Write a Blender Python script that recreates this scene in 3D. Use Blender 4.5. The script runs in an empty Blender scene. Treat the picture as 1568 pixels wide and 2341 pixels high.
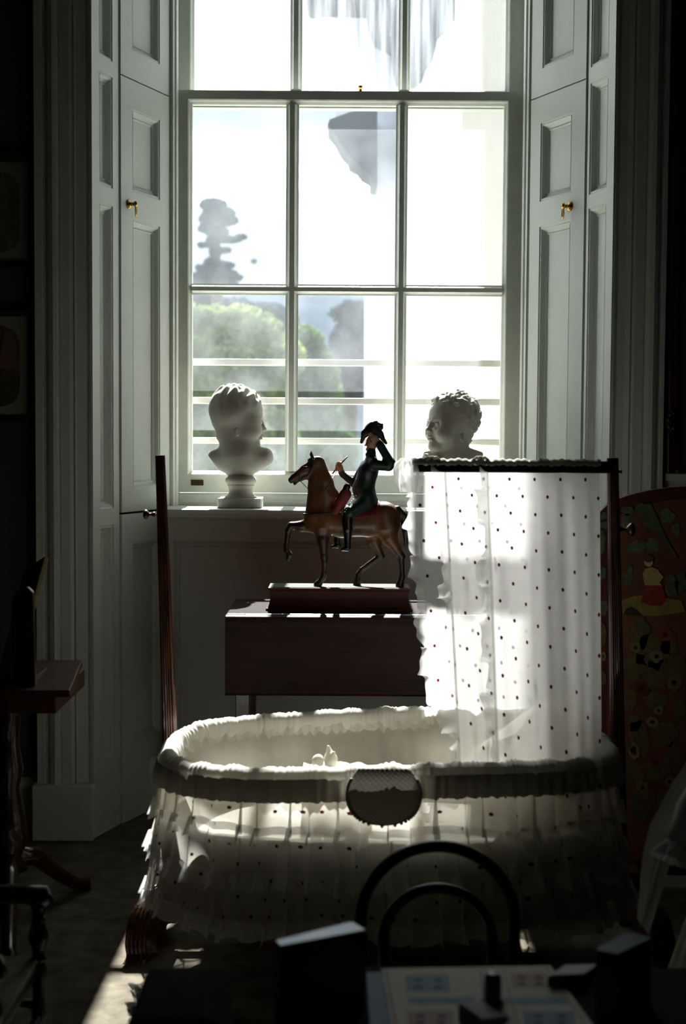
import bpy, bmesh, math, random
import numpy as np
from mathutils import Vector, Matrix

R_ = random.Random(7)
SC = bpy.context.scene
COL = SC.collection
PI = math.pi

# ------------------------------------------------------------------ camera
FPX = 50.0 / 36.0 * 2341.0
CAM = Vector((0, 0, 1.13))
PITCH = math.atan((1170.5 - 990.0) / FPX)
ROLL = math.radians(0.36)
_r = Vector((1, 0, 0)); _u = Vector((0, math.sin(PITCH), math.cos(PITCH)))
FWD = Vector((0, math.cos(PITCH), -math.sin(PITCH)))
RGT = _r * math.cos(ROLL) + _u * math.sin(ROLL)
UPV = -_r * math.sin(ROLL) + _u * math.cos(ROLL)
cam_d = bpy.data.cameras.new('camera')
cam = bpy.data.objects.new('camera', cam_d)
COL.objects.link(cam)
cam.matrix_world = Matrix(((RGT.x, UPV.x, -FWD.x, CAM.x), (RGT.y, UPV.y, -FWD.y, CAM.y),
                           (RGT.z, UPV.z, -FWD.z, CAM.z), (0, 0, 0, 1)))
cam_d.sensor_fit = 'VERTICAL'; cam_d.sensor_height = 36; cam_d.lens = 50
cam_d.clip_start = 0.05; cam_d.clip_end = 2000
cam_d.dof.use_dof = True; cam_d.dof.focus_distance = 3.9; cam_d.dof.aperture_fstop = 4.5
SC.camera = cam


def pt(px, py, Y):
    """photograph coordinate -> the point on the plane at distance Y into the room"""
    d = FWD + RGT * ((px - 784.0) / FPX) + UPV * ((1170.5 - py) / FPX)
    return CAM + d * (Y / d.y)


def lin(h):
    h = h.lstrip('#')
    out = []
    for i in (0, 2, 4):
        c = int(h[i:i + 2], 16) / 255.0
        out.append(c / 12.92 if c <= 0.04045 else ((c + 0.055) / 1.055) ** 2.4)
    return out


# ------------------------------------------------------------------ world, sun, exposure
SC.view_settings.view_transform = 'Standard'
SC.view_settings.look = 'None'
SC.view_settings.gamma = 1.0
SC.view_settings.use_curve_mapping = False
SC.view_settings.exposure = 1.88
try:
    SC.cycles.use_denoising = True
    SC.cycles.transparent_max_bounces = 24
    SC.cycles.max_bounces = 12
    SC.cycles.transmission_bounces = 12
    SC.cycles.diffuse_bounces = 6
    SC.cycles.caustics_reflective = False
    SC.cycles.caustics_refractive = False
    SC.cycles.sample_clamp_indirect = 6.0
except Exception:
    pass

W = bpy.data.worlds.new('sky'); SC.world = W; W.use_nodes = True
nt = W.node_tree; nt.nodes.clear()
_o = nt.nodes.new('ShaderNodeOutputWorld'); _b = nt.nodes.new('ShaderNodeBackground')
_tc = nt.nodes.new('ShaderNodeTexCoord'); _mp = nt.nodes.new('ShaderNodeMapping')
_n = nt.nodes.new('ShaderNodeTexNoise'); _rp = nt.nodes.new('ShaderNodeValToRGB')
_mp.inputs['Scale'].default_value = (3.0, 3.0, 6.5); _mp.inputs['Location'].default_value = (0.35, 0.2, 0.1)
_n.inputs['Scale'].default_value = 1.9; _n.inputs['Detail'].default_value = 7; _n.inputs['Roughness'].default_value = 0.55
_e = _rp.color_ramp.elements
_e[0].position = 0.43; _e[0].color = (0.039, 0.047, 0.056, 1)
_e[1].position = 0.71; _e[1].color = (0.98, 0.99, 1.0, 1)
_m = _rp.color_ramp.elements.new(0.56); _m.color = (0.054, 0.058, 0.062, 1)
nt.links.new(_tc.outputs['Generated'], _mp.inputs['Vector']); nt.links.new(_mp.outputs['Vector'], _n.inputs['Vector'])
nt.links.new(_n.outputs['Fac'], _rp.inputs['Fac']); nt.links.new(_rp.outputs['Color'], _b.inputs['Color'])
_b.inputs['Strength'].default_value = 6.0
nt.links.new(_b.outputs['Background'], _o.inputs['Surface'])

SUN_DIR = Vector((-0.008, -1.0, -1.075)).normalized()
sun_d = bpy.data.lights.new('sun', 'SUN'); sun_d.energy = 8.0; sun_d.angle = 0.012; sun_d.color = (1.0, 0.972, 0.935)
sun = bpy.data.objects.new('sun', sun_d); COL.objects.link(sun)
sun.rotation_euler = SUN_DIR.to_track_quat('-Z', 'Y').to_euler()
sun.location = (0, 12, 9)


# ------------------------------------------------------------------ materials
def new_mat(name):
    m = bpy.data.materials.new(name); m.use_nodes = True
    t = m.node_tree; t.nodes.clear()
    o = t.nodes.new('ShaderNodeOutputMaterial')
    return m, t, o


def mat(name, c1, c2=None, rough=0.6, scale=12.0, stretch=(1, 1, 1), metal=0.0, bump=0.0, bscale=None, spec=0.5, coat=0.0, detail=4, sharp=None):
    """principled surface, two-tone noise colour, fine bump"""
    m, t, o = new_mat(name)
    p = t.nodes.new('ShaderNodeBsdfPrincipled')
    c1 = lin(c1) if isinstance(c1, str) else c1
    c2 = (lin(c2) if isinstance(c2, str) else c2) if c2 else c1
    tc = t.nodes.new('ShaderNodeTexCoord'); mp = t.nodes.new('ShaderNodeMapping')
    mp.inputs['Scale'].default_value = stretch
    n = t.nodes.new('ShaderNodeTexNoise'); n.inputs['Scale'].default_value = scale; n.inputs['Detail'].default_value = detail
    r = t.nodes.new('ShaderNodeValToRGB')
    lo, hi = sharp if sharp else (0.35, 0.65)
    r.color_ramp.elements[0].position = lo; r.color_ramp.elements[0].color = (*c1, 1)
    r.color_ramp.elements[1].position = hi; r.color_ramp.elements[1].color = (*c2, 1)
    t.links.new(tc.outputs['Object'], mp.inputs['Vector']); t.links.new(mp.outputs['Vector'], n.inputs['Vector'])
    t.links.new(n.outputs['Fac'], r.inputs['Fac']); t.links.new(r.outputs['Color'], p.inputs['Base Color'])
    p.inputs['Roughness'].default_value = rough; p.inputs['Metallic'].default_value = metal
    p.inputs['Specular IOR Level'].default_value = spec; p.inputs['Coat Weight'].default_value = coat
    if bump:
        n2 = t.nodes.new('ShaderNodeTexNoise'); n2.inputs['Scale'].default_value = bscale or scale * 4; n2.inputs['Detail'].default_value = 3
        t.links.new(mp.outputs['Vector'], n2.inputs['Vector'])
        b = t.nodes.new('ShaderNodeBump'); b.inputs['Strength'].default_value = bump; b.inputs['Distance'].default_value = 0.004
        t.links.new(n2.outputs['Fac'], b.inputs['Height']); t.links.new(b.outputs['Normal'], p.inputs['Normal'])
    t.links.new(p.outputs['BSDF'], o.inputs['Surface'])
    return m


def cloth(name, base, trans=0.2, transl=0.5, dot=None, pitch=(0.052, 0.052), dotr=0.055, weave=900, warm=None):
    """sheer woven cloth: open weave lets some light straight through, threads scatter the rest; dots are embroidered spots laid out in UV metres"""
    m, t, o = new_mat(name)
    base = lin(base) if isinstance(base, str) else base
    di = t.nodes.new('ShaderNodeBsdfDiffuse'); tl = t.nodes.new('ShaderNodeBsdfTranslucent'); tp = t.nodes.new('ShaderNodeBsdfTransparent')
    colsock = None
    tc = t.nodes.new('ShaderNodeTexCoord')
    n = t.nodes.new('ShaderNodeTexNoise'); n.inputs['Scale'].default_value = 40; n.inputs['Detail'].default_value = 3
    t.links.new(tc.outputs['Object'], n.inputs['Vector'])
    r = t.nodes.new('ShaderNodeValToRGB')
    r.color_ramp.elements[0].position = .3; r.color_ramp.elements[0].color = (*[c * .93 for c in base], 1)
    r.color_ramp.elements[1].position = .7; r.color_ramp.elements[1].color = (*base, 1)
    t.links.new(n.outputs['Fac'], r.inputs['Fac'])
    colsock = r.outputs['Color']
    mask = None
    if dot:
        sep = t.nodes.new('ShaderNodeSeparateXYZ'); t.links.new(tc.outputs['UV'], sep.inputs[0])

        def mth(op, a, b=None):
            k = t.nodes.new('ShaderNodeMath'); k.operation = op
            for i, v in enumerate((a, b)):
                if v is None: continue
                if isinstance(v, (int, float)): k.inputs[i].default_value = v
                else: t.links.new(v, k.inputs[i])
            return k.outputs[0]
        outs = []
        for off in (0.0, 0.5):
            uu = mth('ADD', mth('DIVIDE', sep.outputs[0], pitch[0]), off)
            vv = mth('ADD', mth('DIVIDE', sep.outputs[1], pitch[1]), off)
            fu = mth('SUBTRACT', mth('FRACT', uu), .5); fv = mth('SUBTRACT', mth('FRACT', vv), .5)
            ang = mth('ARCTAN2', fv, fu)
            rad = mth('SQRT', mth('ADD', mth('MULTIPLY', fu, fu), mth('MULTIPLY', fv, fv)))
            lim = mth('ADD', mth('MULTIPLY', mth('SINE', mth('MULTIPLY', ang, 5.0)), dotr * .15), dotr)
            outs.append(mth('LESS_THAN', rad, lim))
        mask = mth('MAXIMUM', outs[0], outs[1])
        mx = t.nodes.new('ShaderNodeMix'); mx.data_type = 'RGBA'
        t.links.new(mask, mx.inputs[0]); t.links.new(colsock, mx.inputs[6]); mx.inputs[7].default_value = (*lin(dot), 1)
        colsock = mx.outputs[2]
    t.links.new(colsock, di.inputs['Color']); t.links.new(colsock, tl.inputs['Color'])
    a = t.nodes.new('ShaderNodeMixShader'); a.inputs[0].default_value = transl
    t.links.new(di.outputs[0], a.inputs[1]); t.links.new(tl.outputs[0], a.inputs[2])
    b = t.nodes.new('ShaderNodeMixShader')
    if mask is not None:
        k = t.nodes.new('ShaderNodeMath'); k.operation = 'MULTIPLY_ADD'
        t.links.new(mask, k.inputs[0]); k.inputs[1].default_value = -trans; k.inputs[2].default_value = trans
        t.links.new(k.outputs[0], b.inputs[0])
    else:
        b.inputs[0].default_value = trans
    t.links.new(a.outputs[0], b.inputs[1]); t.links.new(tp.outputs[0], b.inputs[2])
    t.links.new(b.outputs[0], o.inputs['Surface'])
    return m


def dusty_glass(name, lo=0.018, hi=0.05, streak=False):
    m, t, o = new_mat(name)
    tp = t.nodes.new('ShaderNodeBsdfTransparent'); tp.inputs[0].default_value = (.96, .972, .975, 1)
    tl = t.nodes.new('ShaderNodeBsdfTranslucent'); tl.inputs[0].default_value = (.80, .86, .92, 1)
    gl = t.nodes.new('ShaderNodeBsdfGlossy'); gl.inputs['Roughness'].default_value = .02
    tc = t.nodes.new('ShaderNodeTexCoord'); mp = t.nodes.new('ShaderNodeMapping')
    mp.inputs['Scale'].default_value = (22, 1, 1.2) if streak else (3.5, 1, 2.5)
    n = t.nodes.new('ShaderNodeTexNoise'); n.inputs['Scale'].default_value = 2.0; n.inputs['Detail'].default_value = 6
    n2 = t.nodes.new('ShaderNodeTexNoise'); n2.inputs['Scale'].default_value = 160; n2.inputs['Detail'].default_value = 2
    t.links.new(tc.outputs['Object'], mp.inputs['Vector']); t.links.new(mp.outputs['Vector'], n.inputs['Vector'])
    t.links.new(tc.outputs['Object'], n2.inputs['Vector'])
    mr = t.nodes.new('ShaderNodeMapRange'); mr.inputs[1].default_value = .35; mr.inputs[2].default_value = .68
    mr.inputs[3].default_value = lo; mr.inputs[4].default_value = hi
    t.links.new(n.outputs['Fac'], mr.inputs[0])
    sp = t.nodes.new('ShaderNodeMapRange'); sp.inputs[1].default_value = .68; sp.inputs[2].default_value = .76
    sp.inputs[3].default_value = 0; sp.inputs[4].default_value = .02
    t.links.new(n2.outputs['Fac'], sp.inputs[0])
    ad = t.nodes.new('ShaderNodeMath'); ad.operation = 'ADD'
    t.links.new(mr.outputs[0], ad.inputs[0]); t.links.new(sp.outputs[0], ad.inputs[1])
    a = t.nodes.new('ShaderNodeMixShader'); t.links.new(ad.outputs[0], a.inputs[0])
    t.links.new(tp.outputs[0], a.inputs[1]); t.links.new(tl.outputs[0], a.inputs[2])
    b = t.nodes.new('ShaderNodeMixShader'); b.inputs[0].default_value = .03
    t.links.new(a.outputs[0], b.inputs[1]); t.links.new(gl.outputs[0], b.inputs[2])
    t.links.new(b.outputs[0], o.inputs['Surface'])
    return m


M = {}
M['white'] = mat('white_paint', '#c3c9c3', '#c9cfc9', rough=.5, scale=3, bump=.06, bscale=60)
M['sash'] = mat('sash_paint', '#c6cbc3', '#cdd2ca', rough=.45, scale=30, bump=.12, bscale=120)
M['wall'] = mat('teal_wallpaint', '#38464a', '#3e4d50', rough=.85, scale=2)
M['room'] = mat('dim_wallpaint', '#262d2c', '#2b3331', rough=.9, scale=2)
M['ceil'] = mat('ceiling_paint', '#3a3a36', rough=.9)
M['carpet'] = mat('worn_carpet', '#504c43', '#6e6859', rough=.95, scale=18, bump=.5, bscale=240, spec=.1, detail=8)
M['mahog'] = mat('dark_mahogany', '#1c0d08', '#33190e', rough=.28, scale=14, stretch=(6, 6, .5), coat=.3)
M['mahog_h'] = mat('dark_mahogany_table', '#1a0f0c', '#2a1712', rough=.25, scale=14, stretch=(.5, 6, 6), coat=.3)
M['mahog_l'] = mat('dull_mahogany', '#1d0d0a', '#2f1510', rough=.6, scale=14, stretch=(.5, 6, 6), spec=.25, bump=.1)
M['stand_wood'] = mat('reeded_stand_wood', '#28130a', '#5c3318', rough=.3, scale=18, stretch=(6, 6, .6), coat=.3)
M['brass'] = mat('brass', '#a77f2c', '#c79d45', rough=.25, metal=1.0, scale=30)
M['plaster'] = mat('plaster_cast', '#b4b2a8', '#bfbdb3', rough=.75, scale=9, bump=.1, bscale=60)
M['black'] = mat('black_lacquer', '#0d0b0a', '#151211', rough=.3, scale=10)
M['ebony'] = mat('ebonised_wood', '#120d0b', '#1d1512', rough=.35, scale=10)
M['blackcloth'] = mat('dull_black_tabletop', '#0b0a0a', '#121010', rough=.85, scale=10, spec=.12)
M['lining'] = cloth('cream_lining', '#d6d3c7', trans=.0, transl=.55)
M['rim'] = cloth('gathered_muslin', '#d6d4ca', trans=.0, transl=.25)
M['valance'] = cloth('thick_gathered_valance', '#b9b7ab', trans=0, transl=.10)
M['skirt'] = cloth('dotted_muslin_skirt', '#d2cfc4', trans=.36, transl=.62, dot='#3b1218', pitch=(.062, .066), dotr=.052)
M['sheer'] = cloth('dotted_muslin', '#e8e8e6', trans=.26, transl=.76, dot='#4a1420', pitch=(.066, .0735), dotr=.052)
M['frill'] = cloth('muslin_frill', '#dfe0dc', trans=.34, transl=.55)
M['pillow'] = cloth('pillow_cotton', '#e3dfd2', trans=0, transl=.25)
M['lace'] = cloth('crochet_lace', '#b3b0a4', trans=.0, transl=.03)
M['glass'] = dusty_glass('dusty_glass')
M['glass_s'] = dusty_glass('streaked_glass', .02, .10, True)


# ------------------------------------------------------------------ mesh helpers
class MB:
    def __init__(s):
        s.v = []; s.f = []; s.uv = None; s.mi = []

    def add(s, vs, fs):
        k = len(s.v); s.v += [tuple(p) for p in vs]; s.f += [tuple(i + k for i in f) for f in fs]; return s

    def box(s, x0, x1, y0, y1, z0, z1, Mx=None):
        vs = [Vector((x, y, z)) for x in (x0, x1) for y in (y0, y1) for z in (z0, z1)]
        if Mx is not None: vs = [Mx @ p for p in vs]
        return s.add(vs, [(0, 1, 3, 2), (4, 6, 7, 5), (0, 4, 5, 1), (2, 3, 7, 6), (0, 2, 6, 4), (1, 5, 7, 3)])

    def prism(s, poly, a0, a1, axis='y', Mx=None):
        """poly: 2-D outline; extruded along axis between a0 and a1"""
        n = len(poly)

        def mk(p, a):
            q = {'y': (p[0], a, p[1]), 'z': (p[0], p[1], a), 'x': (a, p[0], p[1])}[axis]
            q = Vector(q); return Mx @ q if Mx is not None else q
        vs = [mk(p, a0) for p in poly] + [mk(p, a1) for p in poly]
        fs = [tuple(range(n)), tuple(range(2 * n - 1, n - 1, -1))] + [(i, (i + 1) % n, n + (i + 1) % n, n + i) for i in range(n)]
        return s.add(vs, fs)

    def tube(s, pts, rad, seg=12, cap=True, shape=None, flat=None):
        pts = [Vector(p) for p in pts]; n = len(pts)
        if not isinstance(rad, (list, tuple)): rad = [rad] * n
        rings = []; prev = None
        for i, p in enumerate(pts):
            d = (pts[min(i + 1, n - 1)] - pts[max(i - 1, 0)]).normalized()
            if prev is None:
                a = Vector((0, 0, 1)) if abs(d.z) < .9 else Vector((1, 0, 0))
                x = d.cross(a).normalized()
            else:
                x = (prev - d * prev.dot(d)).normalized()
            prev = x; y = d.cross(x)
            ring = []
            for k in range(seg):
                t = 2 * PI * k / seg
                rr = rad[i] * (shape(t) if shape else 1)
                ring.append(p + x * (math.cos(t) * rr) + y * (math.sin(t) * rr * (flat or 1)))
            rings.append(ring)
        vs = [q for r in rings for q in r]
        fs = [(i * seg + k, i * seg + (k + 1) % seg, (i + 1) * seg + (k + 1) % seg, (i + 1) * seg + k) for i in range(n - 1) for k in range(seg)]
        if cap: fs += [tuple(range(seg))[::-1], tuple((n - 1) * seg + k for k in range(seg))]
        return s.add(vs, fs)

    def lathe(s, prof, c=(0, 0, 0), seg=24, axis='z', Mx=None):
        c = Vector(c); vs = []
        for r, h in prof:
            for k in range(seg):
                t = 2 * PI * k / seg; a, b = math.cos(t) * r, math.sin(t) * r
                q = Vector({'z': (a, b, h), 'x': (h, a, b), 'y': (a, h, b)}[axis])
                q = (Mx @ q if Mx is not None else q) + c
                vs.append(q)
        n = len(prof)
        fs = [(i * seg + k, i * seg + (k + 1) % seg, (i + 1) * seg + (k + 1) % seg, (i + 1) * seg + k) for i in range(n - 1) for k in range(seg)]
        fs += [tuple(range(seg))[::-1], tuple((n - 1) * seg + k for k in range(seg))]
        return s.add(vs, fs)

    def grid(s, fn, nu, nv, wrap=False, uv=None):
        k0 = len(s.v)
        vs = []
        for j in range(nv + 1):
            for i in range(nu + (0 if wrap else 1)):
                vs.append(fn(i / nu, j / nv))
        w = nu if wrap else nu + 1
        fs = []
        for j in range(nv):
            for i in range(nu):
                i2 = (i + 1) % w if wrap else i + 1
                fs.append((j * w + i, j * w + i2, (j + 1) * w + i2, (j + 1) * w + i))
        s.add(vs, fs)
        if uv:
            if s.uv is None: s.uv = []
            for j in range(nv):
                for i in range(nu):
                    for a, b in ((i, j), (i + 1, j), (i + 1, j + 1), (i, j + 1)):
                        s.uv.append(uv(a / nu, b / nv))
        return s

    def build(s, name, m, parent=None, smooth=False, bevel=0.0, mats=None, recalc=True, seg=2):
        me = bpy.data.meshes.new(name)
        me.from_pydata(s.v, [], s.f)
        if recalc:
            bm = bmesh.new(); bm.from_mesh(me); bmesh.ops.recalc_face_normals(bm, faces=bm.faces[:]); bm.to_mesh(me); bm.free()
        if s.uv:
            l = me.uv_layers.new(name='UVMap')
            l.data.foreach_set('uv', [c for q in s.uv for c in q])
        for mm in (mats or [m]): me.materials.append(mm)
        if s.mi: me.polygons.foreach_set('material_index', s.mi)
        if smooth: me.polygons.foreach_set('use_smooth', [True] * len(me.polygons))
        me.update()
        return link(name, me, parent, bevel, seg)


def link(name, me, parent=None, bevel=0.0, seg=2):
    o = bpy.data.objects.new(name, me); COL.objects.link(o)
    if parent is not None:
        o.parent = parent
        o.matrix_parent_inverse = WM(parent).inverted()
    if bevel:
        b = o.modifiers.new('bevel', 'BEVEL'); b.width = bevel; b.segments = seg; b.limit_method = 'ANGLE'; b.angle_limit = math.radians(40)
        b.harden_normals = False
    return o


def WM(o):
    m = Matrix.Translation(o.location) @ o.rotation_euler.to_matrix().to_4x4()
    if o.parent is not None: m = WM(o.parent) @ o.matrix_parent_inverse @ m
    return m


def thing(name, label, cat, loc=(0, 0, 0), group=None):
    o = bpy.data.objects.new(name, None); COL.objects.link(o)
    o.location = loc; o.empty_display_size = .05
    o['label'] = label; o['category'] = cat
    if group: o['group'] = group
    return o


def tag(o, label, cat, group=None):
    o['label'] = label; o['category'] = cat
    if group: o['group'] = group
    return o


def struct(name, loc=(0, 0, 0)):
    o = bpy.data.objects.new(name, None); COL.objects.link(o); o.location = loc; o.empty_display_size = .05
    o['kind'] = 'structure'; return o


def S(o):
    o['kind'] = 'structure'; return o


# ------------------------------------------------------------------ signed-distance modelling (smooth blends, then surface nets)
class SDF:
    def __init__(s, lo, hi, h):
        s.lo = np.array(lo, float); s.h = float(h)
        s.ax = [np.arange(lo[i], hi[i] + h, h) for i in range(3)]
        s.D = np.full([len(a) for a in s.ax], 1e3, np.float32); s.L = np.zeros(s.D.shape, np.int8)

    def _sl(s, lo, hi):
        out = []
        for i in range(3):
            a = int(max(0, math.floor((lo[i] - s.lo[i]) / s.h))); b = int(min(len(s.ax[i]), math.ceil((hi[i] - s.lo[i]) / s.h) + 1))
            if b <= a: return None
            out.append(slice(a, b))
        return tuple(out)

    def _put(s, fn, lo, hi, k, lab, cut):
        pad = k + 3 * s.h
        sl = s._sl([v - pad for v in lo], [v + pad for v in hi])
        if sl is None: return
        X, Y, Z = np.meshgrid(s.ax[0][sl[0]], s.ax[1][sl[1]], s.ax[2][sl[2]], indexing='ij')
        d = fn(X, Y, Z); a = s.D[sl]
        if cut:
            h = np.clip(.5 - .5 * (a + d) / max(k, 1e-6), 0, 1); s.D[sl] = a * (1 - h) - d * h + k * h * (1 - h)
            return
        L = s.L[sl]; L[d < a] = lab
        h = np.clip(.5 + .5 * (a - d) / max(k, 1e-6), 0, 1); s.D[sl] = a * (1 - h) + d * h - k * h * (1 - h)

    def cone(s, p, q, r1, r2, k=10, lab=0, fy=1.0, cut=False):
        p = np.array(p, float); q = np.array(q, float)

        def fn(X, Y, Z):
            v = q - p; w = np.array((1, 1 / fy, 1)); vv = v * w; l2 = max(float((vv * vv).sum()), 1e-9)
            x, y, z = X - p[0], (Y - p[1]) / fy, Z - p[2]
            t = np.clip((x * vv[0] + y * vv[1] + z * vv[2]) / l2, 0, 1)
            return np.sqrt((x - t * vv[0]) ** 2 + (y - t * vv[1]) ** 2 + (z - t * vv[2]) ** 2) - (r1 + (r2 - r1) * t)
        r = max(r1, r2) * max(1, fy)
        s._put(fn, np.minimum(p, q) - r, np.maximum(p, q) + r, k, lab, cut); return s

    def chain(s, pts, k=10, lab=0, fy=1.0):
        for a, b in zip(pts[:-1], pts[1:]):
            s.cone(a[:3], b[:3], a[3], b[3], k, lab, fy)
        return s

    def ell(s, c, r, k=10, lab=0, cut=False, Rm=None):
        c = np.array(c, float); r = np.array(r, float)

        def fn(X, Y, Z):
            x, y, z = X - c[0], Y - c[1], Z - c[2]
            if Rm is not None:
                x, y, z = (Rm[0][0] * x + Rm[1][0] * y + Rm[2][0] * z, Rm[0][1] * x + Rm[1][1] * y + Rm[2][1] * z, Rm[0][2] * x + Rm[1][2] * y + Rm[2][2] * z)
            k0 = np.sqrt((x / r[0]) ** 2 + (y / r[1]) ** 2 + (z / r[2]) ** 2)
            k1 = np.sqrt((x / r[0] ** 2) ** 2 + (y / r[1] ** 2) ** 2 + (z / r[2] ** 2) ** 2)
            return k0 * (k0 - 1) / np.maximum(k1, 1e-9)
        R = max(r) if Rm is not None else r
        s._put(fn, c - R, c + R, k, lab, cut); return s

    def plane(s, p, n):
        """keep the side the normal points away from"""
        n = np.array(n, float); n /= np.linalg.norm(n)
        X, Y, Z = np.meshgrid(*s.ax, indexing='ij')
        s.D = np.maximum(s.D, ((X - p[0]) * n[0] + (Y - p[1]) * n[1] + (Z - p[2]) * n[2]).astype(np.float32)); return s

    def mesh(s):
        D = s.D; neg = D < 0; nx, ny, nz = D.shape
        cs = np.zeros((nx - 1, ny - 1, nz - 1), np.int8)
        for dx in (0, 1):
            for dy in (0, 1):
                for dz in (0, 1):
                    cs += neg[dx:nx - 1 + dx, dy:ny - 1 + dy, dz:nz - 1 + dz]
        act = (cs > 0) & (cs < 8)
        I, J, K = np.nonzero(act)
        idx = -np.ones(act.shape, np.int64); idx[I, J, K] = np.arange(len(I))
        P = np.zeros((len(I), 3)); C = np.zeros(len(I))
        cor = [(a, b, c) for a in (0, 1) for b in (0, 1) for c in (0, 1)]
        for a in cor:
            for ax in range(3):
                if a[ax]: continue
                b = list(a); b[ax] = 1
                d0 = D[I + a[0], J + a[1], K + a[2]]; d1 = D[I + b[0], J + b[1], K + b[2]]
                m = (d0 < 0) != (d1 < 0)
                t = np.where(m, d0 / np.where(m, d0 - d1, 1), 0)
                q = np.array(a, float)[None, :] + np.zeros((len(I), 3)); q[:, ax] += t
                P[m] += q[m]; C[m] += 1
        P /= C[:, None]
        V = (P + np.stack([I, J, K], 1)) * s.h + s.lo
        F = []
        for ax in range(3):
            o1, o2 = [(1, 2), (2, 0), (0, 1)][ax]
            sl0 = [slice(0, n) for n in D.shape]; sl1 = list(sl0)
            sl0[ax] = slice(0, D.shape[ax] - 1); sl1[ax] = slice(1, D.shape[ax])
            ch = neg[tuple(sl0)] != neg[tuple(sl1)]
            e = np.stack(np.nonzero(ch), 1)
            lim = np.array(act.shape)
            ok = (e[:, o1] >= 1) & (e[:, o2] >= 1) & (e[:, o1] < lim[o1]) & (e[:, o2] < lim[o2])
            e = e[ok]

            def g(d1, d2):
                q = e.copy(); q[:, o1] -= d1; q[:, o2] -= d2
                return idx[q[:, 0], q[:, 1], q[:, 2]]
            quad = np.stack([g(1, 1), g(0, 1), g(0, 0), g(1, 0)], 1)
            fl = ~neg[e[:, 0], e[:, 1], e[:, 2]]
            quad[fl] = quad[fl][:, ::-1]
            F.append(quad)
        F = np.concatenate(F); F = F[(F >= 0).all(1)]
        return V, F, s.L[I, J, K]

    def build(s, name, mats, T, parent=None):
        """T maps model units to the world"""
        V, F, L = s.mesh()
        A = np.array(T)
        Vw = V @ A[:3, :3].T + A[:3, 3]
        me = bpy.data.meshes.new(name)
        me.vertices.add(len(Vw)); me.vertices.foreach_set('co', Vw.astype(np.float32).ravel())
        me.loops.add(F.size); me.loops.foreach_set('vertex_index', F.astype(np.int32).ravel())
        me.polygons.add(len(F)); me.polygons.foreach_set('loop_start', np.arange(0, F.size, 4, dtype=np.int32))
        for m in mats: me.materials.append(m)
        me.polygons.foreach_set('material_index', np.minimum(L[F[:, 0]], len(mats) - 1).astype(np.int32))
        me.polygons.foreach_set('use_smooth', np.ones(len(F), bool))
        me.update(calc_edges=True); me.validate()
        return link(name, me, parent)


def px_frame(x0, y0, crop, Y):
    """model units of one crop pixel (x right, y away, z up) standing at distance Y"""
    o = pt(x0, y0, Y); s = (o - CAM).dot(FWD) / FPX / crop
    return Matrix(((s, 0, 0, o.x), (0, s, 0, o.y), (0, 0, s, o.z), (0, 0, 0, 1)))


# ================================================================== ROOM SHELL
MB().box(-2.6, 2.6, -1.6, 4.7, -.12, 0).build('floor', M['carpet'])['kind'] = 'structure'
MB().box(-2.7, 2.7, -1.7, 4.75, 3.95, 4.1).build('ceiling', M['ceil'])['kind'] = 'structure'
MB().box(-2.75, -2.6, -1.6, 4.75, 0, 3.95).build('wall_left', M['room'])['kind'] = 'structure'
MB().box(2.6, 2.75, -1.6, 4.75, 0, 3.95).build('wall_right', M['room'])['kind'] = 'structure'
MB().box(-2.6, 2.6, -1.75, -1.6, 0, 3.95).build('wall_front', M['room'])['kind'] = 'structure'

# plan points of the splayed window reveal
AL, BL, CL = pt(212, 990, 3.90).x, pt(278, 990, 4.05).x, pt(387, 990, 4.31).x
AR, BR, CR = pt(1393, 990, 3.90).x, pt(1327, 990, 4.05).x, pt(1204, 990, 4.31).x
ZS = 0.906          # sill height
ZT = 3.46           # window head
YW = 3.95           # plaster face of the window wall
wb = MB()
wb.prism([(-2.6, YW), (AL - .035, YW), (BL - .04, 4.07), (CL - .04, 4.34), (CL - .04, 4.70), (-2.6, 4.70)], 0, 3.95, 'z')
wb.prism([(2.6, YW), (AR + .035, YW), (BR + .04, 4.07), (CR + .04, 4.34), (CR + .04, 4.70), (2.6, 4.70)], 0, 3.95, 'z')
wb.box(CL - .05, CR + .05, 4.0, 4.70, ZT + .03, 3.95)
wb.box(CL - .05, CR + .05, 4.28, 4.70, 0, ZS - .07)
wb.build('wall_back', M['wall'])['kind'] = 'structure'


MOULD = [(0, 0), (0, .002), (.004, .003), (.007, .002), (.010, .006), (.013, .011), (.017, .015), (.020, .016), (.023, .013), (.0255, .017)]


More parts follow.
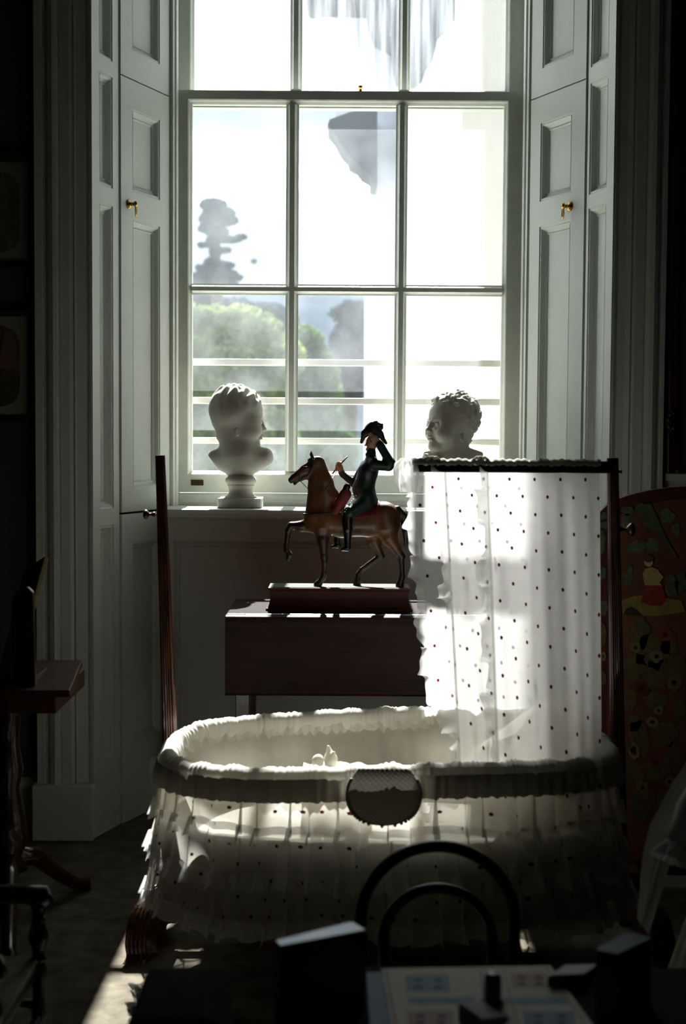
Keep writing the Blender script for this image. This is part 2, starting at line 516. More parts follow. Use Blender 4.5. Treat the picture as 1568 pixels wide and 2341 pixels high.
def paneled(name, Wd, H, cols, rows, Mx, parent=None, thick=.028, m=None, mould=MOULD, depth=.017, panel_name='panel', edge=True):
    """framed-and-panelled board: local x along, y into the board, z up"""
    m = m or M['white']
    b = MB(); T = lambda x, y, z: Mx @ Vector((x, y, z))
    us = [0] + [c for q in cols for c in q] + [Wd]; zs = [0] + [c for q in rows for c in q] + [H]
    for i in range(len(us) - 1):
        for j in range(len(zs) - 1):
            if i % 2 == 1 and j % 2 == 1: continue
            x0, x1, z0, z1 = us[i], us[i + 1], zs[j], zs[j + 1]
            if x1 - x0 < 1e-5 or z1 - z0 < 1e-5: continue
            b.add([T(x0, 0, z0), T(x1, 0, z0), T(x1, 0, z1), T(x0, 0, z1)], [(0, 1, 2, 3)])
    fields = []
    for (u0, u1) in cols:
        for (z0, z1) in rows:
            n = len(mould); vs = []
            for ins, dp in mould:
                vs += [T(u0 + ins, dp, z0 + ins), T(u1 - ins, dp, z0 + ins), T(u1 - ins, dp, z1 - ins), T(u0 + ins, dp, z1 - ins)]
            b.add(vs, [(k * 4 + c, k * 4 + (c + 1) % 4, k * 4 + 4 + (c + 1) % 4, k * 4 + 4 + c) for k in range(n - 1) for c in range(4)])
            fields.append((u0 + mould[-1][0], u1 - mould[-1][0], z0 + mould[-1][0], z1 - mould[-1][0]))
    # edges and back
    b.add([T(x, y, z) for x in (0, Wd) for y in (0, thick) for z in (0, H)], [(0, 1, 3, 2), (4, 6, 7, 5), (0, 4, 6, 2) if False else (0, 4, 5, 1), (2, 3, 7, 6), (0, 2, 6, 4), (1, 5, 7, 3)][0:2] + [(2, 3, 7, 6), (0, 2, 6, 4), (1, 5, 7, 3)])
    o = b.build(name, m, parent, recalc=False)
    for (u0, u1, z0, z1) in fields:
        f = MB(); f.add([T(u0 - .002, depth, z0 - .002), T(u1 + .002, depth, z0 - .002), T(u1 + .002, depth, z1 + .002), T(u0 - .002, depth, z1 + .002)] +
                        [T(u0 - .002, depth + .008, z0 - .002), T(u1 + .002, depth + .008, z0 - .002), T(u1 + .002, depth + .008, z1 + .002), T(u0 - .002, depth + .008, z1 + .002)],
                        [(0, 1, 2, 3), (7, 6, 5, 4), (0, 4, 5, 1), (1, 5, 6, 2), (2, 6, 7, 3), (3, 7, 4, 0)])
        f.build(panel_name, m, o)
    return o


def frame2(p, q, z=0.0):
    """local frame of a vertical board standing on plan line p->q (board thickness to its left, away from the opening)"""
    d = Vector((q[0] - p[0], q[1] - p[1], 0)); L = d.length; d /= L
    n = Vector((-d.y, d.x, 0))
    return Matrix(((d.x, n.x, 0, p[0]), (d.y, n.y, 0, p[1]), (0, 0, 1, z), (0, 0, 0, 1))), L


def zat(py, x, y):
    """height of the photograph row py at plan position (x, y)"""
    lo, hi = -3.0, 9.0
    for _ in range(50):
        mid = (lo + hi) / 2; v = Vector((x, y, mid)) - CAM
        row = 1170.5 - FPX * v.dot(UPV) / v.dot(FWD)
        if row > py: lo = mid
        else: hi = mid
    return (lo + hi) / 2


def uat(px, p, q, z=1.1):
    """distance along plan line p->q whose image column is px"""
    L = math.hypot(q[0] - p[0], q[1] - p[1]); lo, hi = -.2, L + .2
    s = None
    for _ in range(50):
        mid = (lo + hi) / 2; t = mid / L
        v = Vector((p[0] + (q[0] - p[0]) * t, p[1] + (q[1] - p[1]) * t, z)) - CAM
        col = 784 + FPX * v.dot(RGT) / v.dot(FWD)
        if col < px: lo = mid
        else: hi = mid
    return (lo + hi) / 2


# ---- fixed reveal linings (nearer strip), left then right
pa, pb, pc = (AL, 3.90), (BL - .006, 4.045), (CL, 4.31)
Mx, L = frame2(pa, pb)
u0, u1 = uat(229, pa, pb), uat(259.5, pa, pb)
q = (pa[0] * .4 + pb[0] * .6, pa[1] * .4 + pb[1] * .6)
rows = [(.20, zat(1200, *q)), (zat(1162, *q), zat(468, *q)), (zat(428, *q), zat(172, *q)), (zat(136, *q), 3.40)]
rv = S(paneled('trim_1', L, ZT, [(u0, u1)], rows, Mx))
ra, rb, rc = (CR, 4.31), (BR + .006, 4.045), (AR, 3.90)
Mx, L = frame2(rb, rc)
u0, u1 = uat(1337, rb, rc), uat(1377, rb, rc)
q = (rb[0] * .6 + rc[0] * .4, rb[1] * .6 + rc[1] * .4)
rows = [(.20, zat(1200, *q)), (zat(1162, *q), zat(471, *q)), (zat(440, *q), zat(182, *q)), (zat(145, *q), 3.40)]
S(paneled('trim_2', L, ZT, [(u0, u1)], rows, Mx))

# ---- lower reveal linings under the shutters
pbb = (BL, 4.05)
Mx, L = frame2(pbb, pc)
zsh = zat(1172, *pbb)
S(paneled('trim_3', L, zsh - .006, [(.06, L - .05)], [(.22, zat(1236, BL * .6 + CL * .4, 4.16))], Mx, thick=.02))
rbb = (BR, 4.05)
Mx, L = frame2(ra, rbb)
S(paneled('trim_4', L, zsh - .006, [(.05, L - .06)], [(.22, zat(1236, BR * .6 + CR * .4, 4.16))], Mx, thick=.02))
# dark gap boards behind the shutter joints
g = MB()
g.prism([(BL - .008, 4.047), (BL - .030, 4.06), (BL - .03, 4.10), (BL - .02, 4.10)], 0, ZT, 'z')
g.prism([(BR + .008, 4.047), (BR + .030, 4.06), (BR + .03, 4.10), (BR + .02, 4.10)], 0, ZT, 'z')
S(g.build('trim_5', M['white']))
# head of the reveal
S(MB().prism([(AL, 3.9), (AR, 3.9), (CR, 4.31), (CL, 4.31)], ZT, ZT + .03, 'z').build('trim_6', M['white']))

# ---- folding shutters: an upper and a lower leaf each side, with panels and a ring pull
def ring_pull(parent, u, z, Mx, tilt):
    T = Mx
    b = MB()
    b.lathe([(.0135, 0), (.0135, -.003), (.010, -.005), (.006, -.006), (.0045, -.016), (.007, -.019), (.0085, -.023), (.006, -.028), (.001, -.029)], axis='y', seg=16, Mx=None)
    b.v = [tuple(T @ (Vector(p) + Vector((u, 0, z)))) for p in b.v]
    h = b.build('ring_pull', M['brass'], parent, smooth=True)
    r = MB(); pts = []
    for k in range(25):
        t = 2 * PI * k / 24
        pts.append(T @ Vector((u + .0135 * math.sin(t), -.024 + tilt * math.sin(t) * .006, z - .019 - .0165 * math.cos(t))))
    r.tube(pts, .0021, seg=8, cap=False)
    r.build('ring', M['brass'], h, smooth=True)
    return h


def shutter(p, q, near_is_start, cols_px, rows_px, z0, z1, label, pull=None):
    Mx, L = frame2(p, q)
    Mx = Matrix.Translation((0, 0, z0)) @ Mx
    u0, u1 = uat(cols_px[0], p, q), uat(cols_px[1], p, q)
    n = p if near_is_start else q; f = q if near_is_start else p
    t = .4; m_ = (n[0] * (1 - t) + f[0] * t, n[1] * (1 - t) + f[1] * t)
    rows = [(max(.05, zat(a, *m_) - z0), min(z1 - z0 - .05, zat(b, *m_) - z0)) for a, b in rows_px]
    t_ = thing('window_shutter', label, 'shutter', (n[0], n[1], z0))
    body = paneled('leaf', L, z1 - z0, [(u0, u1)], rows, Mx, t_, thick=.024)
    if pull:
        ring_pull(t_, uat(pull[0], p, q, zat(pull[1], *n)), zat(pull[1], *n) - z0, Mx, 1 if near_is_start else -1)
    return t_


zsplitL = zat(170, *pbb); zsplitR = zat(180, *rbb)
shutter(pbb, pc, True, (304, 366), [(1118, 506), (444, 256)], zsh, zsplitL - .002, 'tall white panelled lower shutter leaf with brass ring left of the sash window', (294, 462))
shutter(pbb, pc, True, (304, 366), [(126, -700)], zsplitL + .002, ZT - .01, 'white panelled upper shutter leaf left of the sash window, above the ringed leaf')
shutter(ra, rbb, False, (1226, 1296), [(1120, 507), (448, 264)], zsh, zsplitR - .002, 'tall white panelled lower shutter leaf with brass ring right of the sash window', (1303, 464))
shutter(ra, rbb, False, (1228, 1298), [(136, -700)], zsplitR + .002, ZT - .01, 'white panelled upper shutter leaf right of the sash window, above the ringed leaf')

# ---- architraves: stepped moulding extruded up the wall, on plinth blocks
def architrave(name, pxs, Yb, side):
    """pxs: list of (column, projection) from outer edge to the reveal"""
    poly = []
    for px, d in pxs:
        poly.append((pt(px, 990, Yb - d).x, Yb - d))
    back = [(poly[-1][0], Yb + .02), (poly[0][0], Yb + .02)]
    o = struct(name, ((poly[0][0] + poly[-1][0]) / 2, Yb, 0))
    zp = .155
    MB().prism(poly + back, zp, ZT + .2, 'z').build('moulding', M['white'], o)
    xs = [p[0] for p in poly]; yf = min(p[1] for p in poly) - .012
    MB().box(min(xs) - .006, max(xs) + .004, yf, Yb + .02, 0, zp).build('plinth_block', M['white'], o, bevel=.004)
    return o


architrave('trim_7', [(81, .015), (81, .035), (98, .036), (100, .031), (106, .033), (112, .043), (122, .05), (130, .047), (133, .036), (136, .031), (139, .034), (160, .034), (168, .030), (172, .034),
                      (176, .030), (200, .024), (204, .028), (209, .03), (212, .026), (213, .0)], 3.93, -1)
architrave('trim_8', [(1393, .0), (1394, .026), (1398, .03), (1402, .028), (1406, .024), (1424, .026), (1430, .030), (1436, .034), (1440, .030), (1446, .034), (1466, .034), (1470, .030), (1474, .036), (1480, .047),
                      (1490, .05), (1498, .043), (1503, .033), (1506, .031), (1508, .036), (1516, .035), (1517, .015)], 3.93, 1)
# wall skirtings and dado rail
x_l = pt(81, 990, 3.93).x; x_r = pt(1517, 990, 3.93).x
for nm, a, b in (('baseboard_left', -2.6, x_l - .008), ('baseboard_right', x_r + .008, 2.6)):
    S(MB().prism([(3.952, 0), (3.925, 0), (3.925, .135), (3.932, .15), (3.940, .155), (3.952, .16)], a, b, 'x').build(nm, M['white']))
zd = pt(1500, 1098, 3.93).z
for nm, a, b in (('trim_9', x_r + .003, 2.6), ('trim_10', -2.6, -1.6)):
    S(MB().prism([(3.952, zd - .03), (3.935, zd - .03), (3.925, zd - .015), (3.93, zd - .008), (3.915, zd), (3.912, zd + .018), (3.92, zd + .024), (3.952, zd + .024)], a, b, 'x').build(nm, M['white']))

# ================================================================== WINDOW
win = struct('window_1', (0, 4.4, ZS))
YG = 4.40       # lower glass
YU = 4.452      # upper glass
xl, xr = pt(406, 990, 4.33).x, pt(1188, 990, 4.33).x
# sash box: stepped jamb linings
j = MB()
for sgn, xo in ((1, CL), (-1, CR)):
    e = (xl if sgn == 1 else xr)
    j.prism([(xo - sgn * .01, 4.315), (e - sgn * .012, 4.315), (e - sgn * .008, 4.325), (e - sgn * .003, 4.328), (e, 4.336), (e, 4.352), (e - sgn * .010, 4.358), (e - sgn * .010, 4.430), (e - sgn * .002, 4.432), (e - sgn * .002, 4.44),
             (e - sgn * .010, 4.442), (e - sgn * .010, 4.50), (xo - sgn * .04, 4.50)], ZS, ZT + .02, 'z')
j.build('sash_box', M['sash'], win)
MB().box(CL - .02, CR + .02, 4.33, 4.5, ZT - .03, ZT + .03).build('sash_head', M['sash'], win)
# sill board, stool moulding, outside stone sill
MB().prism([(4.145, ZS - .03), (4.135, ZS - .024), (4.132, ZS - .012), (4.137, ZS - .002), (4.145, ZS), (4.36, ZS), (4.36, ZS - .03)], CL + .002, CR - .002, 'x').build('sill_board', M['white'], win)
zb = pt(800, 1130, 4.36).z
MB().prism([(4.345, ZS), (4.345, ZS + .012), (4.352, ZS + .016), (4.352, ZS + .030), (4.358, ZS + .034), (4.362, zb), (4.46, zb), (4.46, ZS - .02), (4.36, ZS - .02)], xl - .012, xr + .012, 'x').build('sill_moulding', M['sash'], win)
MB().prism([(4.46, ZS + .02), (4.46, ZS - .08), (4.95, ZS - .10), (4.95, ZS - .035)], CL - .3, CR + .3, 'x').build('stone_sill', mat('sill_stone', '#b9b4a6', '#cbc6b8', rough=.8, scale=20), win)

SA_P = [(-.019, .0), (-.019, -.004), (-.014, -.007), (-.010, -.014), (-.0075, -.022), (-.0075, -.026), (.0075, -.026), (.0075, -.022), (.010, -.014), (.014, -.007), (.019, -.004), (.019, 0), (.010, .006), (-.010, .006)]


def sash(name, Yg, xs, zs, bot, top, stile_l, stile_r, panes_mat, horns=False, thin_bot=False):
    """xs: pane column edges (l,r) ; zs: pane row edges (bottom, top)"""
    f = MB(); x0, x1 = xs[0][0], xs[-1][1]; z0, z1 = zs[0][0], zs[-1][1]
    yf, yb = Yg - .028, Yg + .012
    f.box(x0 - stile_l, x0 - .012, yf, yb, z0 - bot, z1 + top)
    f.box(x1 + .012, x1 + stile_r, yf, yb, z0 - bot, z1 + top)
    f.box(x0 - .012, x1 + .012, yf, yb, z1 + .012, z1 + top)
    f.box(x0 - .012, x1 + .012, yf, yb, z0 - bot, z0 - .012)
    # moulded inner edge (ovolo) all round
    prof = [(.012, yf), (.009, yf + .003), (.010, yf + .007), (.006, yf + .014), (.002, yf + .019), (.0, yf + .022), (0, yb), (.012, yb)]
    vs = []
    for d, y in prof:
        vs += [(x0 - d, y, z0 - d), (x1 + d, y, z0 - d), (x1 + d, y, z1 + d), (x0 - d, y, z1 + d)]
    f.add(vs, [(k * 4 + c, k * 4 + (c + 1) % 4, k * 4 + 4 + (c + 1) % 4, k * 4 + 4 + c) for k in range(len(prof) - 1) for c in range(4)])
    o = f.build(name, M['sash'], win)
    for a, b in zip(xs[:-1], xs[1:]):
        c = (a[1] + b[0]) / 2; w = (b[0] - a[1]) / 2 / .019
        MB().prism([(c + p * w, Yg - .002 + d) for p, d in SA_P], z0, z1, 'z').build('glazing_bar', M['sash'], o)
    for a, b in zip(zs[:-1], zs[1:]):
        c = (a[1] + b[0]) / 2; w = (b[0] - a[1]) / 2 / .019
        MB().prism([(Yg - .0015 + d * .97, c + p * w) for p, d in SA_P], x0, x1, 'x').build('glazing_bar', M['sash'], o)
    k = 0
    for zz in zs:
        for xx in xs:
            MB().box(xx[0] - .004, xx[1] + .004, Yg - .0006, Yg + .0006, zz[0] - .004, zz[1] + .004).build('pane', panes_mat(k), o)
            # puttied edge, a little rough
            k += 1
    return o


def X(px, Y, py=660): return pt(px, py, Y).x


lx = [(X(440, YG), X(653, YG)), (X(682, YG), X(902, YG)), (X(929, YG), X(1146.5, YG))]
lz = [(pt(790, 1078, YG).z, pt(790, 676, YG).z), (pt(790, 651, YG).z, pt(790, 242, YG).z)]
zmeet = pt(790, 213, YG).z
lower = sash('lower_sash', YG, lx, lz, lz[0][0] - zb - .002, zmeet - lz[1][1], lx[0][0] - (xl - .008), (xr + .008) - lx[2][1], lambda k: M['glass'])
ux = [(X(445, YU, 100), X(664, YU, 100)), (X(691, YU, 100), X(911, YU, 100)), (X(937, YU, 100), X(1155, YU, 100))]
uz0 = pt(790, 207, YU).z; ph = lz[1][1] - lz[1][0]
uz = [(uz0, uz0 + ph), (uz0 + ph + .038, ZT - .085)]
sash('upper_sash', YU, ux, uz, uz0 - (zmeet - .04), ZT - .03 - uz[1][1], ux[0][0] - (xl - .008), (xr + .008) - ux[2][1], lambda k: M['glass_s'])
# sash fastener on the meeting rail, small brass plate on the bottom rail
c = pt(824, 207, YG)
b = MB(); b.box(c.x - .018, c.x + .018, YG - .015, YG + .01, zmeet, zmeet + .004)
b.lathe([(.0045, 0), (.004, .008), (.006, .012), (.007, .018), (.003, .021)], (c.x, YG - .003, zmeet + .003), seg=12)
b.build('sash_fastener', M['brass'], lower, bevel=.001)
c0, c1 = pt(437, 1097, YG - .03), pt(465, 1110, YG - .03)
MB().box(c0.x, c1.x, YG - .032, YG - .027, c1.z, c0.z).build('brass_plate', mat('tarnished_brass', '#4a3d1c', '#5d4d24', rough=.4, metal=.8), lower, bevel=.001)
# guard bars outside
for a, b_ in ((822, 837), (910, 925), (1002, 1016)):
    zc = (pt(790, a, 4.50).z + pt(790, b_, 4.50).z) / 2; h = (pt(790, a, 4.50).z - pt(790, b_, 4.50).z) / 2
    MB().box(CL - .03, CR + .03, 4.495, 4.515, zc - h, zc + h).build('guard_bar', mat('guard_bar_paint', '#cfcac0', '#dcd8cf', rough=.5, scale=25) if 'gb' not in M else M['gb'], win, bevel=.003)
    M['gb'] = bpy.data.materials['guard_bar_paint']

# apron under the sill: panelled
Mx, L = frame2((CL - .002, 4.215), (CR + .002, 4.215))
za = pt(790, 1236, 4.2).z
S(paneled('trim_11', L, ZS - .03, [(.02, L - .02)], [(.22, za)], Mx, thick=.05))
S(MB().prism([(4.216, 0), (4.196, 0), (4.196, .14), (4.204, .155), (4.216, .16)], CL - .05, CR + .05, 'x').build('baseboard_back', M['white']))

# ================================================================== OUTSIDE
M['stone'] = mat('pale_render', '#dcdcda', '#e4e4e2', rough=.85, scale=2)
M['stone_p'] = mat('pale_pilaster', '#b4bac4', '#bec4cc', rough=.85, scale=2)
M['stone_b'] = mat('shaded_wing_render', '#8f98a6', '#9ba4b0', rough=.85, scale=2)  # the wing's blue-grey shadow is put into the wall colour
M['stone2'] = mat('shaded_stone', '#22282f', '#2f363d', rough=.9, scale=1.2, detail=8)  # dark tone is the cornices' shade put into the stone colour
M['gravel'] = mat('pale_gravel', '#b4b2aa', '#c9c7be', rough=.95, scale=3)
M['field'] = mat('meadow', '#3f5528', '#54683a', rough=.95, scale=.2)
S(MB().box(-30, 30, 4.9, 24, -4.2, -4.0).build('ground_outside', M['gravel']))
S(MB().box(-400, 400, 24, 420, -4.4, -4.05).build('field_outside', M['field']))
# near pier of the porch, its face towards the room rendered white
S(MB().box(X(1052, 5.3), 2.2, 5.3, 5.7, -4.0, 4.4).build('wall_outside', M['stone']))
# unseen beam on two columns, added to keep sun off the upper window
ow = S(MB().box(-4, 4, 6.9, 7.5, 5.8, 7.1).build('sunblock_beam_outside', M['stone']))
for x in (-3.2, 3.2):
    MB().lathe([(.42, -4), (.42, -3.8), (.34, -3.7), (.33, -1), (.28, 5.5), (.34, 5.6), (.42, 5.7), (.42, 5.8)], (x, 7.2, 0), seg=28).build('column', M['stone'], ow, smooth=False)
# unseen pale outer house wall, added to bounce light onto the pier
fc = MB()
fc.box(-8, CL - .06, 4.702, 4.76, -4, 7); fc.box(CR + .06, 8, 4.702, 4.76, -4, 7)
fc.box(CL - .06, CR + .06, 4.702, 4.76, -4, ZS - .1); fc.box(CL - .06, CR + .06, 4.702, 4.76, ZT + .05, 7)
S(fc.build('wall_outside_3', M['stone']))
# farther wing with two boldly moulded cornices
YB = 10.0


def outl(pts_, Y): return [(pt(a, b, Y).x, pt(a, b, Y).z) for a, b in pts_]


wing = struct('wall_outside_2', (pt(930, 990, YB).x, YB, -4))
zlow = -4.0
poly = outl([(846, 1120), (846, 420), (862, 262), (767, 262), (767, 20), (1150, 20), (1150, 1120)], YB)
poly[0] = (poly[0][0], zlow); poly[-1] = (poly[-1][0] + 3, zlow); poly[-2] = (poly[-2][0] + 3, poly[-2][1])
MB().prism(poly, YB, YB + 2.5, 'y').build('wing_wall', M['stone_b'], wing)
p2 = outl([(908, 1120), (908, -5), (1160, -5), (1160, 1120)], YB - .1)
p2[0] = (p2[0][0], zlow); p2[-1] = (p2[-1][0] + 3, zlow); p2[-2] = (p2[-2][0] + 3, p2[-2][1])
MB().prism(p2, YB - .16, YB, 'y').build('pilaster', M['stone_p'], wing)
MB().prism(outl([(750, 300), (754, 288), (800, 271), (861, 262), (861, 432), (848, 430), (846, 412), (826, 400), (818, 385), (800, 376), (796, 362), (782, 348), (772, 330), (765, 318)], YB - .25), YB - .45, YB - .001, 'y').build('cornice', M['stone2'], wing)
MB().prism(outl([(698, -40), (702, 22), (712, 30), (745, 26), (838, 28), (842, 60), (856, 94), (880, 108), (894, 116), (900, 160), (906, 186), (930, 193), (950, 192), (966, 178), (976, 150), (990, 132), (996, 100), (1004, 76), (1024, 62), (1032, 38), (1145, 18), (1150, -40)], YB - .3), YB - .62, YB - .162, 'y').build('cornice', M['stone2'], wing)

# hills and trees beyond
def hill_fn(base, amp, y0, y1, x0, x1, seed):
    rr = random.Random(seed); ph = [rr.uniform(0, 6.3) for _ in range(8)]

    def fn(u, v):
        x = x0 + (x1 - x0) * u; y = y0 + (y1 - y0) * v
        e = math.sin(PI * min(1, v * 1.0) * .5) ** .8
        z = base * e + amp * e * (math.sin(x * .021 + ph[0]) + .6 * math.sin(x * .047 + ph[1]) + .35 * math.sin(x * .11 + ph[2]))
        z += .5 * e * (math.sin(x * .31 + ph[3]) * math.sin(y * .2 + ph[4]) + .5 * math.sin(x * .83 + ph[5]))
        return (x, y, -4.2 + z)
    return fn


M['hill'] = mat('far_wooded_hill', '#1e2c38', '#283845', rough=1, scale=.08, detail=6, spec=.05)
S(MB().grid(hill_fn(34.5, 1.3, 170, 330, -260, 260, 3), 260, 24).build('hill_outside', M['hill'], smooth=True))


def leaf_mat(name, a, b):
    m, t, o = new_mat(name)
    n = t.nodes.new('ShaderNodeTexNoise'); n.inputs['Scale'].default_value = .9; tc = t.nodes.new('ShaderNodeTexCoord')
    t.links.new(tc.outputs['Object'], n.inputs['Vector'])
    r = t.nodes.new('ShaderNodeValToRGB'); r.color_ramp.elements[0].position = .38; r.color_ramp.elements[1].position = .62
    r.color_ramp.elements[0].color = (*lin(a), 1); r.color_ramp.elements[1].color = (*lin(b), 1)
    t.links.new(n.outputs['Fac'], r.inputs['Fac'])
    d = t.nodes.new('ShaderNodeBsdfDiffuse'); l = t.nodes.new('ShaderNodeBsdfTranslucent')
    t.links.new(r.outputs['Color'], d.inputs[0]); t.links.new(r.outputs['Color'], l.inputs[0])
    x = t.nodes.new('ShaderNodeMixShader'); x.inputs[0].default_value = .45
    t.links.new(d.outputs[0], x.inputs[1]); t.links.new(l.outputs[0], x.inputs[2]); t.links.new(x.outputs[0], o.inputs['Surface'])
    return m


M['leaf_l'] = leaf_mat('yellow_green_leaves', '#5a6c42', '#7d8e56')  # yellow-green of the foliage itself
M['leaf_m'] = leaf_mat('green_leaves', '#40573c', '#587049')
M['leaf_d'] = leaf_mat('conifer_needles', '#20353a', '#2d464c')
M['leaf_far'] = leaf_mat('far_blue_leaves', '#24353f', '#2f424c')
M['bark'] = mat('bark', '#3a3128', '#4c4136', rough=.9, scale=3)


def leaves(blobs, n, size, rr):
    """leaf cards through ellipsoidal boughs"""
    b = MB()
    tot = sum(q[3] * q[5] for q in blobs)
    for (x, y, z, a, bb, c) in blobs:
        for _ in range(max(8, int(n * a * c / tot))):
            while True:
                p = Vector((rr.uniform(-1, 1), rr.uniform(-1, 1), rr.uniform(-1, 1)))
                if .35 < p.length < 1: break
            q = Vector((x + p.x * a, y + p.y * bb, z + p.z * c))
            s = size * rr.uniform(.6, 1.3)
            d1 = Vector((rr.gauss(0, 1), rr.gauss(0, 1), rr.gauss(0, 1))).normalized(); d2 = d1.orthogonal().normalized()
            b.add([q + d1 * s, q + d2 * s * .6, q - d1 * s, q - d2 * s * .6], [(0, 1, 2, 3)])
    return b


def tree(name, label, spots, Y, m, n, size, trunk_px, base_px, rr, group=None):
    """spots: (column, row, half width px, half height px)"""
    k = Y / FPX
    bl = []
    for (px, py, a, c) in spots:
        a *= .92; c *= .92
        p = pt(px, py, Y + rr.uniform(-1, 1) * a * k * .5); bl.append((p.x, p.y, p.z, a * k, a * k * .8, c * k))
    c = pt(trunk_px, base_px, Y)
    t = thing(name, label, 'tree', (c.x, Y, -4.05), group)
    top = max(q[2] for q in bl)
    MB().tube([(c.x, Y, -4.05), (c.x + .02 * Y * .1, Y, (top - 4) * .5), (c.x, Y, top)], [.008 * Y, .006 * Y, .002 * Y], seg=8).build('trunk', M['bark'], t)
    f = leaves(bl, n, size, rr).build('foliage', m, t, recalc=False); f['kind'] = 'stuff'
    return t


rr = random.Random(5)
tree('conifer_tree', 'tall ragged blue-green conifer standing alone on the skyline behind left pane', [
    (487, 468, 34, 16), (500, 486, 40, 16), (482, 500, 30, 18), (505, 506, 36, 12), (530, 504, 16, 10), (476, 522, 26, 12), (497, 530, 28, 12), (488, 552, 18, 14),
    (524, 548, 30, 7), (552, 542, 14, 6), (466, 560, 16, 5), (492, 575, 14, 14), (514, 572, 16, 6), (486, 600, 22, 12), (470, 612, 26, 8), (512, 606, 26, 8), (500, 626, 48, 12),
    (462, 632, 26, 12), (532, 634, 26, 8), (490, 650, 60, 14), (450, 660, 30, 12), (580, 598, 6, 4)], 62, M['leaf_d'], 17000, .11, 492, 640, rr)
tree('broadleaf_tree', 'bright yellow-green broadleaf tree filling the lower left pane', [
    (450, 725, 50, 30), (490, 740, 60, 45), (545, 720, 50, 24), (590, 760, 60, 50), (520, 800, 90, 70), (450, 830, 70, 70), (600, 850, 80, 70), (640, 820, 60, 60), (520, 900, 120, 60), (460, 980, 90, 70), (580, 990, 110, 70), (520, 1060, 140, 60)], 42, M['leaf_l'], 22000, .15, 530, 980, rr)
tree('broadleaf_tree', 'rounded mid green tree showing low behind the middle pane', [
    (690, 800, 60, 60), (720, 850, 60, 60), (660, 880, 80, 60), (745, 905, 40, 40), (700, 950, 90, 50), (720, 1030, 110, 70)], 50, M['leaf_m'], 14000, .16, 700, 1000, rr)
tree('broadleaf_tree', 'dark bluish tree rising behind the bright broadleaf tree', [
    (470, 690, 40, 16), (530, 700, 50, 14), (610, 715, 50, 18), (640, 740, 40, 30), (560, 740, 60, 30)], 80, M['leaf_far'], 9000, .3, 560, 960, rr)
tree('broadleaf_tree', 'distant round-headed tree breaking the hill line behind middle pane', [
    (800, 700, 26, 12), (826, 706, 22, 16), (780, 716, 26, 16), (810, 730, 40, 24), (800, 780, 50, 50), (800, 860, 60, 60)], 120, M['leaf_far'], 9000, .35, 790, 960, rr)

# ================================================================== CRADLE
YP = 3.12
cr = thing('cradle', 'white draped muslin cradle on dark reeded stand, with dotted canopy curtain and tall end posts', 'cradle', (.1, 3.0, 0))


def reed(t): return .93 + .10 * abs(math.cos(4 * t))


def sq_reed(t):
    a, b = math.cos(t), math.sin(t); e = 5.0
    return (abs(a) ** e + abs(b) ** e) ** (-1 / e) * (.955 + .045 * math.cos(20 * t))


def post(tx, bx, wt, wb_, ztop, name='post'):
    b = MB(); n = 14; pts = []; rad = []
    for i in range(n):
        t = i / (n - 1); z = .10 + (ztop - .10) * t
        pts.append((bx + (tx - bx) * t, YP, z)); rad.append((wb_ + (wt - wb_) * t) / 2)
    b.tube(pts, rad, seg=60, shape=sq_reed, flat=.9)
    return b.build(name, M['stand_wood'], cr)


pLt, pLb = pt(366, 1041, YP), pt(389, 1690, YP)
pRt, pRb = pt(1400, 1047, YP), pt(1411, 1690, YP)


def ext(t, b): k = (t.z - .1) / (t.z - b.z); return t.x + (b.x - t.x) * k


postL = post(pLt.x, ext(pLt, pLb), .0225, .042, pLt.z)
postR = post(pRt.x, ext(pRt, pRb), .0255, .038, pRt.z)


def peg(x0, x1, z, r, parent):
    d = x1 - x0; b = MB()
    prof = [(.004, 0), (.006, .15 * d), (.0035, .3 * d), (.003, .5 * d), (r * .6, .58 * d), (r, .72 * d), (r, .86 * d), (r * .6, .97 * d), (.001, d)]
    b.lathe([(a, h) for a, h in prof], (x0, YP, z), axis='x', seg=18)
    b.build('knob', M['stand_wood'], parent, smooth=True)


c = pt(356, 1176, YP); c2 = pt(327, 1176, YP); peg(c.x, c2.x, c.z, .0105, postL)
c = pt(1412, 1210, YP); c2 = pt(1452, 1207, YP); peg(c.x, c2.x, c.z, .0145, postR)
c = pt(1411, 1078, YP); c2 = pt(1422, 1078, YP); peg(c.x, c2.x, c.z, .005, postR)


